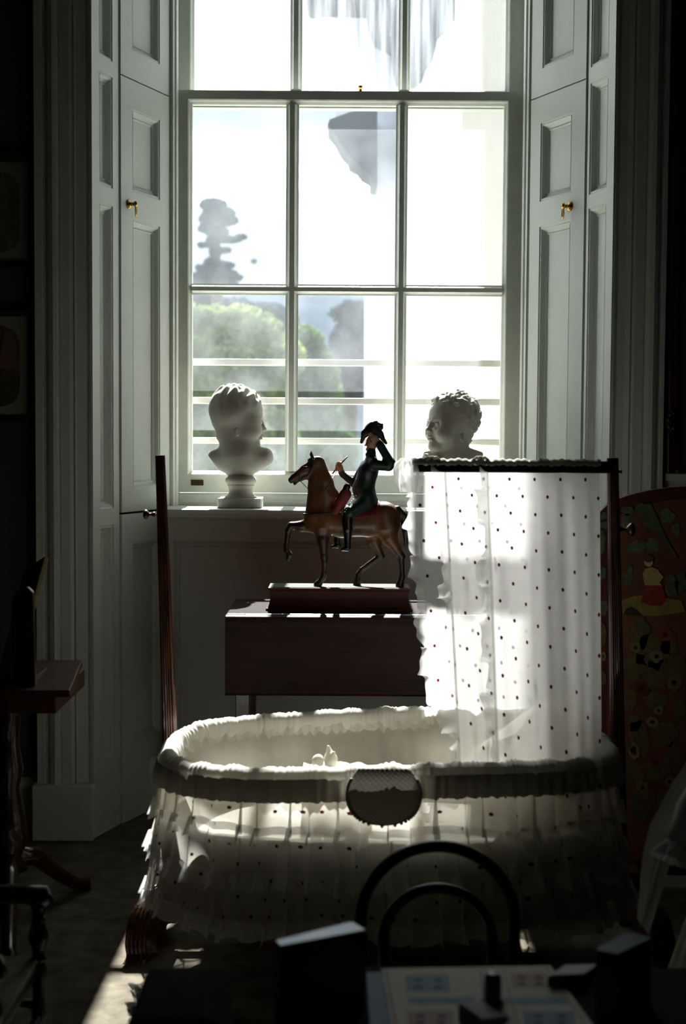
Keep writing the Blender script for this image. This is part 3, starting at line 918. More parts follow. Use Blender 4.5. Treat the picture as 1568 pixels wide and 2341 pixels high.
def foot(x, sx, sy, w=.046):
    """scrolled reeded foot sweeping out from the base block"""
    pth = [(0, 0.0, .125), (.012, .03, .132), (.026, .07, .124), (.040, .108, .104), (.050, .132, .072), (.053, .140, .036), (.050, .142, .012), (.056, .156, .0)]
    und = [(0, 0.0, .05), (.012, .03, .062), (.024, .062, .06), (.032, .085, .046), (.036, .098, .03), (.036, .102, .016), (.034, .100, .006), (.030, .098, .0)]
    b = MB(); nr = 5; prof = []
    for k in range(nr * 6 + 1):
        t = k / (nr * 6); prof.append(((t - .5) * w, .0022 * abs(math.sin(PI * t * nr))))
    dirv = Vector((sx, sy, 0)); lat = Vector((1, 0, 0)) if abs(sy) > 0 else Vector((0, 1, 0))
    org = Vector((x, YP, 0)); vs = []; m = len(prof)
    P = [org + Vector((sx * a, sy * d, z)) for a, d, z in pth]; U = [org + Vector((sx * a, sy * d, z)) for a, d, z in und]
    # smooth the path
    def cr_(Q, n):
        out = []
        for i in range(len(Q) - 1):
            p0, p1, p2, p3 = Q[max(i - 1, 0)], Q[i], Q[i + 1], Q[min(i + 2, len(Q) - 1)]
            for k in range(n):
                t = k / n
                out.append(.5 * ((2 * p1) + (p2 - p0) * t + (2 * p0 - 5 * p1 + 4 * p2 - p3) * t * t + (3 * p1 - p0 - 3 * p2 + p3) * t ** 3))
        return out + [Q[-1]]
    P = cr_(P, 4); U = cr_(U, 4)
    for a, u in zip(P, U):
        n = (a - u).normalized()
        vs += [a + lat * q + n * h for q, h in prof]
        vs += [u + lat * (.5 * w), u - lat * (.5 * w)]
    r = m + 2; fs = []
    for i in range(len(P) - 1):
        for k in range(r):
            fs.append((i * r + k, i * r + (k + 1) % r, (i + 1) * r + (k + 1) % r, (i + 1) * r + k))
    fs += [tuple(range(r)), tuple((len(P) - 1) * r + k for k in range(r))]
    b.add(vs, fs)
    return b.build('foot', M['stand_wood'], cr)


xL, xR = ext(pLt, pLb) - .012, ext(pRt, pRb) + .012
for x, sx in ((xL - .004, -1), (xR + .004, 1)):
    foot(x, sx, -1); foot(x, sx, 1)
    b = MB(); b.box(x - .022, x + .022, YP - .035, YP + .035, .045, .165)
    b.build('base_block', M['stand_wood'], cr, bevel=.004)
b = MB(); b.tube([(xL, YP, .11), (.1, YP, .09), (xR, YP, .11)], .017, seg=14); b.build('stretcher', M['stand_wood'], cr, smooth=True)
for x in (-.16, .34):
    b = MB(); b.box(x - .018, x + .018, 2.80, 3.17, .215, .245); b.box(x - .016, x + .016, YP - .016, YP + .016, .09, .22)
    b.build('bearer', M['stand_wood'], cr, bevel=.003)

# basket -------------------------------------------------------------
BX, BY, BA, BB, BZ = .098, 2.962, .462, .243, .462


def oval(u, ka=1.0, da=0.0):
    t = 2 * PI * u; e = 2 / 2.7
    a, b = math.cos(t), math.sin(t)
    x = (BA * ka + da) * math.copysign(abs(a) ** e, a); y = (BB * ka + da) * math.copysign(abs(b) ** e, b)
    return BX + x, BY + y


# even arclength table
_tab = [oval(k / 4000) for k in range(4001)]
_s = [0.0]
for k in range(4000): _s.append(_s[-1] + math.hypot(_tab[k + 1][0] - _tab[k][0], _tab[k + 1][1] - _tab[k][1]))
PERIM = _s[-1]
_us = np.interp(np.linspace(0, PERIM, 2001), _s, np.linspace(0, 1, 4001))


def ov(s, da=0.0):
    """point at arclength fraction s, pushed outward by da"""
    s = s % 1.0; u = float(np.interp(s, np.linspace(0, 1, 2001), _us))
    x, y = oval(u); x2, y2 = oval(u + .0008)
    t = Vector((x2 - x, y2 - y)).normalized(); n = Vector((t.y, -t.x))
    return x + n.x * da, y + n.y * da


def lerp(a, b, t): return a + (b - a) * t


def wob(s, f, seed):
    q = random.Random(seed); a = [(q.uniform(.6, 1.5) * f, q.uniform(0, 6.28), q.uniform(.5, 1)) for _ in range(4)]
    return sum(w * math.sin(2 * PI * round(k) * s + p) for k, p, w in a) / 2.6


def rimz(s):
    """rim height: dips a little along the near side"""
    x, y = ov(s)
    return BZ + .010 * math.sin((x - BX) * 5 + .6) + (.018 if y > BY else 0) * min(1, abs(y - BY) / .15)


def lining_fn(u, v):
    da = -.012 - .055 * v - .004 * wob(u, 60, 3) * math.sin(PI * min(1, v * 1.2))
    x, y = ov(u, da); return (x, y, rimz(u) - .005 - .15 * v)


b = MB(); b.grid(lambda u, v: lining_fn(lerp(-.185, .54, u), v), 300, 12)
b.build('lining', M['lining'], cr, smooth=True, recalc=False)
M['lining_s'] = cloth('sheer_lining', '#dcd9cd', trans=.62, transl=.7)
b = MB(); b.grid(lambda u, v: lining_fn(lerp(.54, .815, u), v), 200, 12)
b.build('sheer_lining', M['lining_s'], cr, smooth=True, recalc=False)
b = MB()
b.grid(lambda u, v: (BX + (ov(u, -.066)[0] - BX) * v, BY + (ov(u, -.066)[1] - BY) * v, .305 + .03 * (1 - v ** 6)), 80, 10, wrap=True)
b.grid(lambda u, v: (BX + (ov(u, -.066)[0] - BX) * v, BY + (ov(u, -.066)[1] - BY) * v, .285), 80, 4, wrap=True)
b.build('mattress', M['pillow'], cr, smooth=True)
b = MB(); b.grid(lambda u, v: (BX + (ov(u, -.05)[0] - BX) * v, BY + (ov(u, -.05)[1] - BY) * v, .262), 80, 4, wrap=True)
b.grid(lambda u, v: (*ov(u, -.05), .262 - .018 * v), 80, 1, wrap=True)
b.build('basket_base', M['stand_wood'], cr)

M['shade_cloth'] = cloth('dark_shade_underskirt', '#4a443a', trans=0, transl=.05)  # added opaque layer, coloured dark to dim the skirt hung over it
b = MB(); b.grid(lambda u, v: (*ov(u, -.012 + .003 * math.sin(2 * PI * 24 * u)), .332 - .177 * v), 300, 4, wrap=True)
b.build('shade_underskirt', M['shade_cloth'], cr, smooth=True, recalc=False)
# gathered roll round the rim
NG = 150


def roll_fn(u, v):
    t = 2 * PI * v
    g = (abs(math.sin(PI * NG * u + 2.6 * wob(u, 30, 11) + 1.5 * wob(u, 70, 12))) ** .7) * (.65 + .6 * wob(u, 44, 13))
    big = .5 + .5 * wob(u, 26, 5)
    rx = .017 + .005 * g + .004 * big; rz = .020 + .005 * g + .005 * big
    x, y = ov(u, -.004 + rx * math.cos(t)); return (x, y, rimz(u) - .002 + rz * math.sin(t))


b = MB(); b.grid(roll_fn, 900, 10, wrap=True)
b.build('rim_gather', M['rim'], cr, smooth=True, recalc=False)


# inner lace-edged frill and outer gathered valance
def frill_fn(side, drop, flare, amp, f, seed, edge=.004, jag=.006):
    def fn(u, v):
        w = math.sin(2 * PI * f * u + 2.0 * wob(u, 40, seed)); w2 = wob(u, 90, seed + 1)
        da = side * (.020 + flare * v) + amp * (.15 + v) * w + .3 * amp * w2
        x, y = ov(u, da)
        return (x, y, rimz(u) + .004 - (drop + edge * math.sin(2 * PI * 2.0 * f * u) + jag * w2) * v)
    return fn


b = MB(); b.grid(frill_fn(-1, .028, .006, .004, 46, 21, .002), 1100, 5, wrap=True)
b.build('inner_frill', M['rim'], cr, smooth=True, recalc=False)
b = MB(); b.grid(frill_fn(1, .044, .008, .0035, 95, 31, .0006, .0015), 1500, 6, wrap=True)
b.build('valance', M['valance'], cr, smooth=True, recalc=False)

# skirt: three gathered tiers, each ended with a narrow frill
SK = M['skirt']


def skirt_fn(z0, z1, d0, d1, seed, f=50):
    def fn(u, v):
        ph = 2 * PI * f * u + 2.5 * wob(u, 18, seed); w = math.sin(ph); w2 = wob(u, 55, seed + 2); u0 = u
        u = u + (.0048 + .0014 * wob(u, 13, seed + 9)) * math.sin(ph + 1.3) * (.55 + .45 * v)
        amp = .0095 * (.3 + .7 * v)
        x, y = ov(u, d0 + (d1 - d0) * v + amp * (w + .7 * w2))
        far = max(0, y - BY)
        return (x, y, z0 + (z1 - z0) * v + .008 * wob(u, 7, seed + 5) * v + .0 * far)
    return fn


tiers = [(.445, .352, .006, .018, 41), (.346, .264, .018, .030, 51), (.270, .172, .028, .042, 61)]
for i, (z0, z1, d0, d1, sd) in enumerate(tiers):
    b = MB(); b.grid(skirt_fn(z0, z1, d0, d1, sd), 1000, 8, wrap=True, uv=lambda a, c_, z0=z0, z1=z1: (a * PERIM * 1.35, (z0 + (z1 - z0) * c_)))
    t_ = b.build('skirt_tier', SK, cr, smooth=True, recalc=False)
    b = MB(); f_ = skirt_fn(z0, z1, d0, d1, sd)

    def hem(u, v, f_=f_, z1=z1):
        x, y, z = f_(u, .93); w = math.sin(2 * PI * 60 * u + 2 * wob(u, 30, 71))
        n = Vector((x - BX, y - BY)); n.normalize()
        return (x + n.x * (.003 + .010 * v + .005 * w * v), y + n.y * (.003 + .010 * v + .005 * w * v), z + .010 - (.034 + .003 * w) * v)
    b.grid(hem, 1100, 3, wrap=True); b.build('hem_frill', M['frill'], t_, smooth=True, recalc=False)

# canopy ----------------------------------------------------------------
rl, rr_ = pt(944, 1066, YP), pt(1400, 1063, YP)
b = MB(); b.box(rl.x, rr_.x, YP - .014, YP + .010, rl.z - .0125, rl.z + .0135)
b.build('canopy_rail', M['ebony'], cr, bevel=.003)


def lerp(a, b, t): return a + (b - a) * t


def sheet(tl, bl, tr, br, folds, seed, sag=.0, depth=.012, gather=0.0):
    """hanging cloth between two top and two bottom points with falling folds"""
    q = random.Random(seed); ph = [q.uniform(0, 6.28) for _ in range(6)]

    def fn(u, v):
        uu = u + gather * math.sin(2 * PI * u) * (v - .4)
        a = lerp(tl, bl, v); c_ = lerp(tr, br, v); p = lerp(a, c_, uu)
        amp = depth * (.15 + .85 * v ** .7)
        y = amp * (math.sin(2 * PI * folds * u + ph[0]) + .5 * math.sin(2 * PI * folds * 1.9 * u + ph[1] + v) + .3 * math.sin(2 * PI * folds * 3.3 * u + ph[2] - v))
        x = .25 * amp * math.sin(2 * PI * folds * u + ph[3])
        return Vector((p.x + x, p.y + y - sag * math.sin(PI * v), p.z + .004 * math.sin(2 * PI * folds * u + ph[4]) * v))
    return fn


def canopy(name, fn, wu, wv, nu, nv, off=(0, 0)):
    b = MB(); b.grid(lambda u, v: tuple(fn(u, v)), nu, nv, uv=lambda u, v: (u * wu + off[0], (1 - v) * wv + off[1]))
    return b.build(name, M['sheer'], cr, smooth=True, recalc=False)


def ruffle(name, fn, u0, width, parent, waves, seed, amp=.010, side=-1, v0=0.0, v1=1.0):
    """gathered frill stitched along the line u = u0 of a sheet"""
    q = random.Random(seed); k = [(q.uniform(.7, 1.4), q.uniform(0, 6.28)) for _ in range(4)]

    def g(s, t):
        v = v0 + (v1 - v0) * s
        p = Vector(fn(u0, v))
        ph = 2 * PI * waves * s + 1.5 * math.sin(2 * PI * 3 * s * k[0][0] + k[0][1]) + 1.1 * math.sin(2 * PI * 7 * s * k[1][0] + k[1][1])
        w = width * (1 + .35 * math.sin(ph * .5 + k[2][1]) * t + .2 * math.sin(ph * 1.3) * t)
        return (p.x + side * w * t, p.y - .004 - amp * (.3 + t) * math.sin(ph) * (.25 + t), p.z + .006 * t * math.sin(ph + 1.2))
    b = MB(); b.grid(lambda a, c_: g(a, c_), 420, 6)
    # stitched tape along the seam
    b.grid(lambda a, c_: tuple(Vector(fn(u0, v0 + (v1 - v0) * a)) + Vector((-.002 + .005 * c_, -.003, 0))), 160, 1)
    return b.build(name, M['frill'], parent, smooth=True, recalc=False)


ztop = rl.z + .006
bk = sheet(pt(936, 1052, YP + .016), pt(1000, 1662, 3.185), pt(1371, 1056, YP + .016), pt(1376, 1668, 3.185), 3.5, 2, depth=.007)
back = canopy('canopy_curtain', bk, .43, .56, 160, 60, (.02, .01))
ruffle('curtain_frill', bk, 0.0, .021, back, 11, 5, amp=.006)
fr = sheet(pt(1017, 1070, YP - .004), pt(1052, 1745, 2.742), pt(1371, 1068, YP - .004), pt(1378, 1860, 2.735), 3.0, 9, depth=.007)
front = canopy('canopy_curtain', fr, .40, .62, 170, 70, (0, .03))
ruffle('curtain_frill', fr, 0.0, .022, front, 10, 15, amp=.006)
ruffle('curtain_frill', fr, .275, .022, front, 9, 25, amp=.006)
# strip of cloth folded over the rail, bunched past its free end, with two tied tapes
b = MB()
def fold_fn(u, v):
    t = lerp(-.25, PI + .35, v); x = lerp(rl.x - .002, rr_.x - .028, u)
    return (x, YP - .002 - .0165 * math.cos(t) + .0, rl.z + .006 + .0115 * math.sin(t) + .0012 * math.sin(u * 160) + .001 * math.sin(u * 57))
b.grid(fold_fn, 200, 8)
b.build('rail_cover', M['rim'], cr, smooth=True, recalc=False)
b = MB()
c = pt(926, 1070, YP)
def bunch(u, v):
    t = 2 * PI * u; z = c.z + .022 - .075 * v
    r = (.020 + .008 * math.sin(PI * v)) * (1 + .18 * math.sin(7 * t + 3 * v) + .1 * math.sin(13 * t))
    if v < .15: r *= .55 + 3 * v
    return (c.x + .003 + r * math.cos(t) + .008 * v, YP + r * .8 * math.sin(t), z)
b.grid(bunch, 60, 16, wrap=True); b.build('cloth_bunch', M['frill'], cr, smooth=True, recalc=False)
for px in (987, 1098):
    c = pt(px, 1050, YP - .004); b = MB()
    b.lathe([(.001, -.006), (.007, -.005), (.009, 0), (.007, .005), (.001, .006)], (c.x, c.y, c.z + .002), seg=12)
    for s in (-1, 1):
        b.tube([(c.x, c.y - .004, c.z), (c.x + s * .009, c.y - .008, c.z + .004), (c.x + s * .016, c.y - .006, c.z - .001), (c.x + s * .012, c.y - .016, c.z - .012)], [.003, .004, .0035, .002], seg=8)
    b.build('tape_bow', M['rim'], cr, smooth=True)

# ================================================================== TABLE UNDER THE WINDOW
tx0, tx1 = pt(516, 1410, 3.60).x, pt(516, 1410, 3.60).x + .70
ty0, ty1 = 3.60, 3.93
tz = pt(730, 1404, ty0).z
tb = thing('drop_leaf_table', 'dark mahogany drop-leaf table under the window with its front leaf hanging', 'table', ((tx0 + tx1) / 2, 3.76, 0))
MB().box(tx0, tx1, ty0, ty1, tz - .016, tz).build('table_top', M['mahog_h'], tb, bevel=.004)
lz0 = pt(730, 1590, ty0 - .01).z
b = MB(); b.prism([(ty0 - .001, tz - .018), (ty0 - .003, tz - .004), (ty0 - .010, tz - .001), (ty0 - .019, tz - .006), (ty0 - .021, tz - .02), (ty0 - .021, lz0 + .006), (ty0 - .017, lz0), (ty0 - .008, lz0), (ty0 - .004, lz0 + .006), (ty0 - .004, tz - .02)], tx0, tx1, 'x')
b.build('drop_leaf', M['mahog_l'], tb, bevel=.0015)
MB().box(tx0 + .03, tx1 - .03, ty0 + .02, ty1 - .03, tz - .105, tz - .017).build('apron', M['mahog_h'], tb, bevel=.002)
for x in (tx0 + .022, tx1 - .062):
    for y in (ty0 + .012, ty1 - .052):
        b = MB(); w = .040
        vs = [(x + dx, y + dy, tz - .017) for dx, dy in ((0, 0), (w, 0), (w, w), (0, w))] + [(x + .006 + dx, y + .006 + dy, 0) for dx, dy in ((0, 0), (w - .012, 0), (w - .012, w - .012), (0, w - .012))]
        b.add(vs, [(0, 1, 2, 3), (7, 6, 5, 4), (0, 4, 5, 1), (1, 5, 6, 2), (2, 6, 7, 3), (3, 7, 4, 0)])
        b.build('leg', M['mahog'], tb, bevel=.002)
for x in (tx0 + .12, tx1 - .12):
    MB().box(x - .016, x + .016, ty0 - .004, ty0 + .03, tz - .0175, tz - .0155).build('hinge', M['brass'], tb)

# ================================================================== HORSE AND RIDER FIGURE
YH = 3.715
hz = tz
fig = thing('horseman_figurine', 'carved painted horse with rider in cocked hat, on a red-brown plinth on the table', 'figurine', (pt(775, 1398, YH).x, YH, hz))
bx0, bx1 = pt(613, 1370, 3.665).x, pt(938, 1370, 3.665).x
by0, by1 = 3.665, 3.775
bz1 = pt(775, 1345, by0).z
M['plinth'] = mat('red_brown_plinth', '#3c140f', '#4c1d15', rough=.6, scale=16, spec=.3)
b = MB(); h = bz1 - hz
# moulded plinth: profile run round a rectangle
prof = [(.010, 0), (.010, .006), (.004, .010), (.001, .02), (-.001, .030), (.0, h - .008), (.004, h - .005), (.004, h)]
vs = []
for d, z in prof:
    vs += [(bx0 - d + .004, by0 - d + .004, hz + z), (bx1 + d - .004, by0 - d + .004, hz + z), (bx1 + d - .004, by1 + d, hz + z), (bx0 - d + .004, by1 + d, hz + z)]
n = len(prof)
b.add(vs, [(k * 4 + c, k * 4 + (c + 1) % 4, k * 4 + 4 + (c + 1) % 4, k * 4 + 4 + c) for k in range(n - 1) for c in range(4)] + [(0, 1, 2, 3), tuple(4 * (n - 1) + k for k in range(4))])
b.build('plinth', M['plinth'], fig)
b = MB(); b.box(bx0 + .006, bx1 - .006, by0 + .006, by1 - .006, hz + h, hz + h + .0015)
b.build('plinth_top', mat('green_base_paint', '#3f4a38', '#545e48', rough=.3, coat=.4, scale=30), fig)

T = px_frame(640, 950, 4.98, YH)
# level the model's feet with the plinth top
zfoot = (T @ Vector((450, 0, -1962))).z
T = Matrix.Translation((0, 0, hz + h + .001 - zfoot)) @ T
def hz_mat(name, a, b_, dark, z0, z1):
    m = mat(name, a, b_, rough=.42, scale=22, bump=.15, bscale=70, coat=.15)
    return m
M['horse'] = mat('bay_horse_paint', '#3f2512', '#6e4824', rough=.42, scale=16, bump=.2, bscale=60, coat=.15, detail=6)
M['horse_d'] = mat('dark_leg_paint', '#1c120c', '#2e1c11', rough=.4, scale=30, coat=.1)
M['coat'] = mat('dark_green_coat', '#10201c', '#1b2e28', rough=.45, scale=30, bump=.15, bscale=90)
M['boot'] = mat('black_boot', '#0c0b0b', '#161313', rough=.3, scale=20, coat=.3)
M['flesh'] = mat('painted_flesh', '#a47c5e', '#b68e70', rough=.5, scale=30)
M['redcl'] = mat('red_saddle_cloth', '#5e1616', '#7a2320', rough=.6, scale=40, bump=.2, bscale=160)
M['hat'] = mat('black_felt_hat', '#0f1312', '#1a201e', rough=.55, scale=30, bump=.2, bscale=120)


def HP(x, d, y): return (x, d, -y)


def C(s, a, b_, k=24, lab=0, fy=1.0):
    """a, b_: (x, depth, row, radius)"""
    return s.cone(HP(*a[:3]), HP(*b_[:3]), a[3], b_[3], k, lab, fy)


def horse_body(s):
    C(s, (445, 0, 1190, 168), (720, 0, 1235, 165), 50, 0, .8)
    C(s, (720, 0, 1235, 165), (1060, 0, 1225, 172), 60, 0, .85)
    C(s, (1060, 0, 1215, 172), (1185, 0, 1185, 196), 60, 0, .8)
    C(s, (760, 0, 1150, 100), (1050, 0, 1120, 110), 50, 0, .7)


s = SDF((-20, -240, -2000), (1500, 240, -360), 8.5)
horse_body(s)
C(s, (480, 0, 1060, 180), (470, 0, 800, 142), 40, 0, .58)
C(s, (470, 0, 800, 142), (438, 0, 560, 80), 40, 0, .5)
C(s, (560, 0, 980, 150), (640, 0, 1060, 110), 50, 0, .5)
# head
C(s, (410, 0, 560, 74), (300, 0, 640, 68), 24, 0, .7)
C(s, (300, 0, 630, 62), (165, 0, 722, 42), 20, 0, .75)
C(s, (165, 0, 722, 42), (132, 0, 752, 34), 14, 0, .9)
C(s, (120, 0, 745, 22), (128, 0, 775, 16), 12, 1, .9)
C(s, (370, 0, 650, 78), (330, 0, 690, 58), 22, 0, .6)
C(s, (320, 0, 690, 46), (200, 0, 758, 22), 16, 0, .7)
C(s, (200, 0, 756, 22), (172, 0, 792, 19), 10, 1, .9)
for d in (-1, 1):
    C(s, (375, d * 34, 500, 20), (358, d * 40, 458, 17), 10, 1, .8); C(s, (358, d * 40, 458, 17), (358, d * 40, 418, 5), 6, 1, .8)
    s.ell(HP(305, d * 50, 612), (22, 12, 16), 8, 1)
    s.ell(HP(130, d * 26, 728), (10, 8, 12), 6, 1, cut=True)
for i, (x, y) in enumerate(((345, 505), (322, 520), (330, 545))): C(s, (390, 0, 505, 16), (x, 8 * (i - 1), y, 9), 12, 1)
# mane lying in locks along the crest, far side
for i in range(12):
    t = i / 11; x = 500 + 170 * t; y = 545 + 430 * t
    C(s, (x - 18, 14, y, 24), (x - 50, 58 - 6 * math.sin(i), y + 90, 12), 12, 1)
# raised foreleg
C(s, (360, 70, 1265, 100), (250, 70, 1288, 62), 40, 0, .75)
C(s, (250, 70, 1280, 58), (130, 72, 1278, 44), 24, 1)
C(s, (130, 72, 1285, 46), (98, 72, 1330, 38), 18, 1)
C(s, (98, 72, 1330, 36), (74, 72, 1500, 28), 16, 1)
C(s, (74, 72, 1500, 28), (76, 72, 1560, 36), 14, 1)
C(s, (80, 72, 1565, 32), (112, 72, 1615, 37), 12, 1)
C(s, (112, 72, 1615, 36), (98, 72, 1660, 26), 10, 1)
# standing foreleg
C(s, (490, -70, 1290, 112), (497, -72, 1420, 70), 40, 0, .75)
C(s, (497, -72, 1420, 66), (512, -72, 1610, 42), 24, 1)
C(s, (512, -72, 1620, 44), (518, -72, 1690, 36), 12, 1)
C(s, (518, -72, 1690, 34), (512, -72, 1810, 30), 12, 1)
C(s, (510, -72, 1820, 36), (500, -72, 1862, 36), 12, 1)
C(s, (490, -72, 1870, 32), (455, -72, 1925, 42), 12, 1)
C(s, (450, -72, 1930, 44), (442, -72, 1942, 48), 8, 1)
# hind leg set forward (far side)
C(s, (1080, 70, 1330, 135), (1085, 72, 1450, 78), 40, 0, .7)
C(s, (1085, 72, 1450, 78), (1150, 74, 1590, 44), 26, 0)
C(s, (1150, 74, 1590, 46), (1170, 74, 1615, 42), 14, 1)
C(s, (1160, 74, 1625, 40), (945, 74, 1780, 29), 16, 1)
C(s, (940, 74, 1785, 30), (912, 74, 1830, 37), 14, 1)
C(s, (908, 74, 1840, 34), (896, 74, 1900, 42), 12, 1)
C(s, (894, 74, 1910, 42), (890, 74, 1942, 46), 8, 1)
# hind leg set back (near side)
C(s, (1225, -75, 1300, 150), (1250, -75, 1410, 95), 50, 0, .65)
C(s, (1250, -75, 1400, 92), (1365, -75, 1575, 46), 30, 0)
C(s, (1365, -75, 1575, 46), (1398, -75, 1610, 40), 14, 1)
C(s, (1390, -75, 1620, 38), (1402, -75, 1800, 27), 16, 1)
C(s, (1402, -75, 1800, 28), (1402, -75, 1845, 36), 12, 1)
C(s, (1400, -75, 1850, 32), (1382, -75, 1915, 42), 12, 1)
C(s, (1380, -75, 1922, 44), (1376, -75, 1942, 48), 8, 1)
# tail
C(s, (1345, 0, 1075, 40), (1418, 10, 1160, 42), 20, 1); C(s, (1418, 10, 1160, 42), (1448, 14, 1330, 46), 16, 1); C(s, (1448, 14, 1330, 44), (1440, 16, 1500, 14), 14, 1)
s.plane((0, 0, -1962), (0, 0, -1))
s.build('horse', [M['horse'], M['horse_d']], T, fig)

# bridle, reins and breast strap
def tubes(name, lines, m, parent, seg=7):
    b = MB()
    for pts_, r in lines:
        b.tube([T @ Vector(HP(*p)) for p in pts_], [q * T[0][0] for q in (r if isinstance(r, (list, tuple)) else [r] * len(pts_))], seg=seg)
    return b.build(name, m, parent, smooth=True)


lead = mat('dark_strap_leather', '#1a0f0a', '#2a1a12', rough=.5, scale=30)
tubes('breast_strap', [([(700, -172, 1120), (560, -168, 1115), (420, -150, 1128), (310, -90, 1140), (272, 0, 1142), (310, 90, 1140), (420, 150, 1128), (560, 168, 1115)], 11)], lead, fig)
tubes('bridle', [([(400, -62, 500), (372, -68, 600), (320, -64, 700), (240, -48, 740)], 6), ([(372, -64, 600), (270, -58, 600)], 5), ([(225, -44, 680), (222, -46, 745)], 5), ([(400, 62, 500), (372, 68, 600), (240, 48, 740)], 6),
                 ([(215, -46, 740), (340, -100, 860), (520, -115, 860), (655, 60, 640)], 4)], lead, fig)

# saddle cloth hugging the horse's back
s2 = SDF((560, -230, -1240), (1190, 230, -960), 8.5)
horse_body(s2)
base = s2.D.copy()
Xg, Yg_, Zg = np.meshgrid(*s2.ax, indexing='ij')
lo = -1185 + .10 * (Xg - 820)
outer = base - 17
box = np.maximum.reduce([810 - Xg, Xg - 1140, (lo - Zg), -(base - 4)])
s2.D = np.maximum(outer, box).astype(np.float32); s2.L[:] = 0
s2.build('saddle_cloth', [M['redcl']], T, fig)

# rider
s = SDF((540, -260, -1570), (1330, 260, -40), 7.5)
C(s, (985, 0, 1010, 112), (955, 0, 850, 118), 40, 0, .95)
C(s, (955, 0, 850, 118), (1010, 0, 640, 112), 40, 0, 1.0)
C(s, (1010, 0, 640, 112), (1045, 0, 540, 82), 30, 0, 1.25)
C(s, (1040, 0, 500, 56), (1045, 0, 430, 50), 18, 0)            # collar
C(s, (1000, 0, 455, 26), (1040, -30, 470, 26), 16, 0)
s.ell(HP(1048, 0, 320), (66, 58, 88), 20, 2)                  # head
C(s, (985, 0, 335, 10), (972, 0, 352, 11), 10, 2)             # nose
C(s, (1000, 0, 395, 22), (1030, 0, 405, 40), 16, 2)           # chin
s.ell(HP(990, -26, 318), (10, 12, 9), 6, 2, cut=True); s.ell(HP(990, 26, 318), (10, 12, 9), 6, 2, cut=True)
# near arm, raised to the brim
C(s, (1080, -95, 560, 72), (1235, -140, 580, 58), 30, 0)
C(s, (1235, -140, 580, 58), (1262, -140, 545, 52), 14, 0)
C(s, (1255, -140, 545, 52), (1150, -120, 365, 46), 20, 0)
C(s, (1150, -120, 365, 48), (1135, -116, 340, 46), 8, 0)
C(s, (1130, -114, 335, 36), (1075, -104, 270, 44), 14, 2)     # hand
for i, (dx, dy) in enumerate(((0, 0), (14, 22), (30, 44), (44, 64))):
    C(s, (1070 + dx * .3, -112 - i * 4, 250 + dy, 17), (1030 + dx * .6, -104 - i * 3, 215 + dy, 14), 5, 2); C(s, (1030 + dx * .6, -104 - i * 3, 215 + dy, 14), (1008 + dx, -90, 226 + dy, 11), 4, 2)
C(s, (1085, -92, 300, 18), (1045, -70, 318, 13), 6, 2)
# far arm holding the crop
C(s, (985, 100, 580, 66), (850, 150, 790, 46), 24, 0)
C(s, (850, 150, 790, 46), (720, 120, 690, 36), 16, 0)
C(s, (720, 120, 690, 38), (705, 116, 668, 38), 6, 0)
C(s, (698, 112, 650, 34), (684, 108, 600, 38), 12, 2)
for i in range(4): C(s, (700 - i * 4, 92 + i * 4, 555 + 24 * i, 14), (650 - i * 5, 96, 560 + 24 * i, 12), 4, 2)
C(s, (690, 100, 570, 15), (668, 84, 545, 11), 5, 2)
# legs: near and far thigh, boots
for sg, dx in ((-1, 0), (1, -75)):
    C(s, (985, sg * 75, 1000, 105), (800 + dx * .3, sg * 190, 1110, 66), 30, 0)
    C(s, (795 + dx * .3, sg * 190, 1105, 64), (775 + dx * .3, sg * 192, 1150, 60), 12, 0)
    C(s, (772 + dx * .8, sg * 192, 1180, 60), (778 + dx * 1.4, sg * 196, 1290, 56), 14, 1)
    C(s, (778 + dx * 1.4, sg * 196, 1290, 54), (778 + dx * 1.6, sg * 196, 1460, 36), 14, 1)
    C(s, (778 + dx * 1.6, sg * 196, 1460, 38), (782 + dx * 1.5, sg * 196, 1510, 36), 8, 1)
    C(s, (770 + dx * 1.5, sg * 196, 1516, 32), (712 + dx * 1.5, sg * 204, 1528, 18), 12, 1)
# coat skirts
C(s, (1000, 0, 930, 110), (1085, 0, 1030, 60), 30, 0, 1.5)
s.build('rider', [M['coat'], M['boot'], M['flesh']], T, fig)
# hat
s = SDF((880, -120, -380), (1260, 120, -40), 6)
s.ell(HP(1058, 0, 185), (100, 84, 104), 10, 0)
for d in (-1, 1):
    C(s, (1058, d * 42, 130, 46), (965, d * 30, 215, 40), 22, 0, .6); C(s, (965, d * 30, 215, 38), (930, d * 8, 315, 17), 18, 0, .7)
    C(s, (1058, d * 42, 130, 46), (1140, d * 30, 225, 40), 22, 0, .6); C(s, (1140, d * 30, 225, 36), (1208, d * 8, 325, 15), 18, 0, .7)
s.ell(HP(1055, 0, 330), (84, 150, 105), 10, 0, cut=True)
for x, y in ((1120, 110), (1150, 150), (1090, 90), (1150, 120)): s.ell(HP(x, -40, y), (26, 26, 24), 10, 0)
s.build('cocked_hat', [M['hat']], T, fig)
tubes('riding_crop', [([(598, 96, 682), (690, 96, 572), (772, 96, 482)], [9, 10, 8])], mat('crop_wood', '#2a1a10', '#3b2617', rough=.4), fig)
# holster with fur cap, near side of the pommel
s = SDF((570, -260, -1180), (860, -40, -740), 7)
C(s, (640, -170, 1090, 48), (745, -165, 910, 62), 20, 0, .7)
C(s, (700, -165, 985, 66), (755, -165, 900, 62), 20, 0, .7)
C(s, (752, -162, 850, 36), (768, -162, 818, 40), 8, 1)
s.build('holster', [M['redcl'], M['boot']], T, fig)
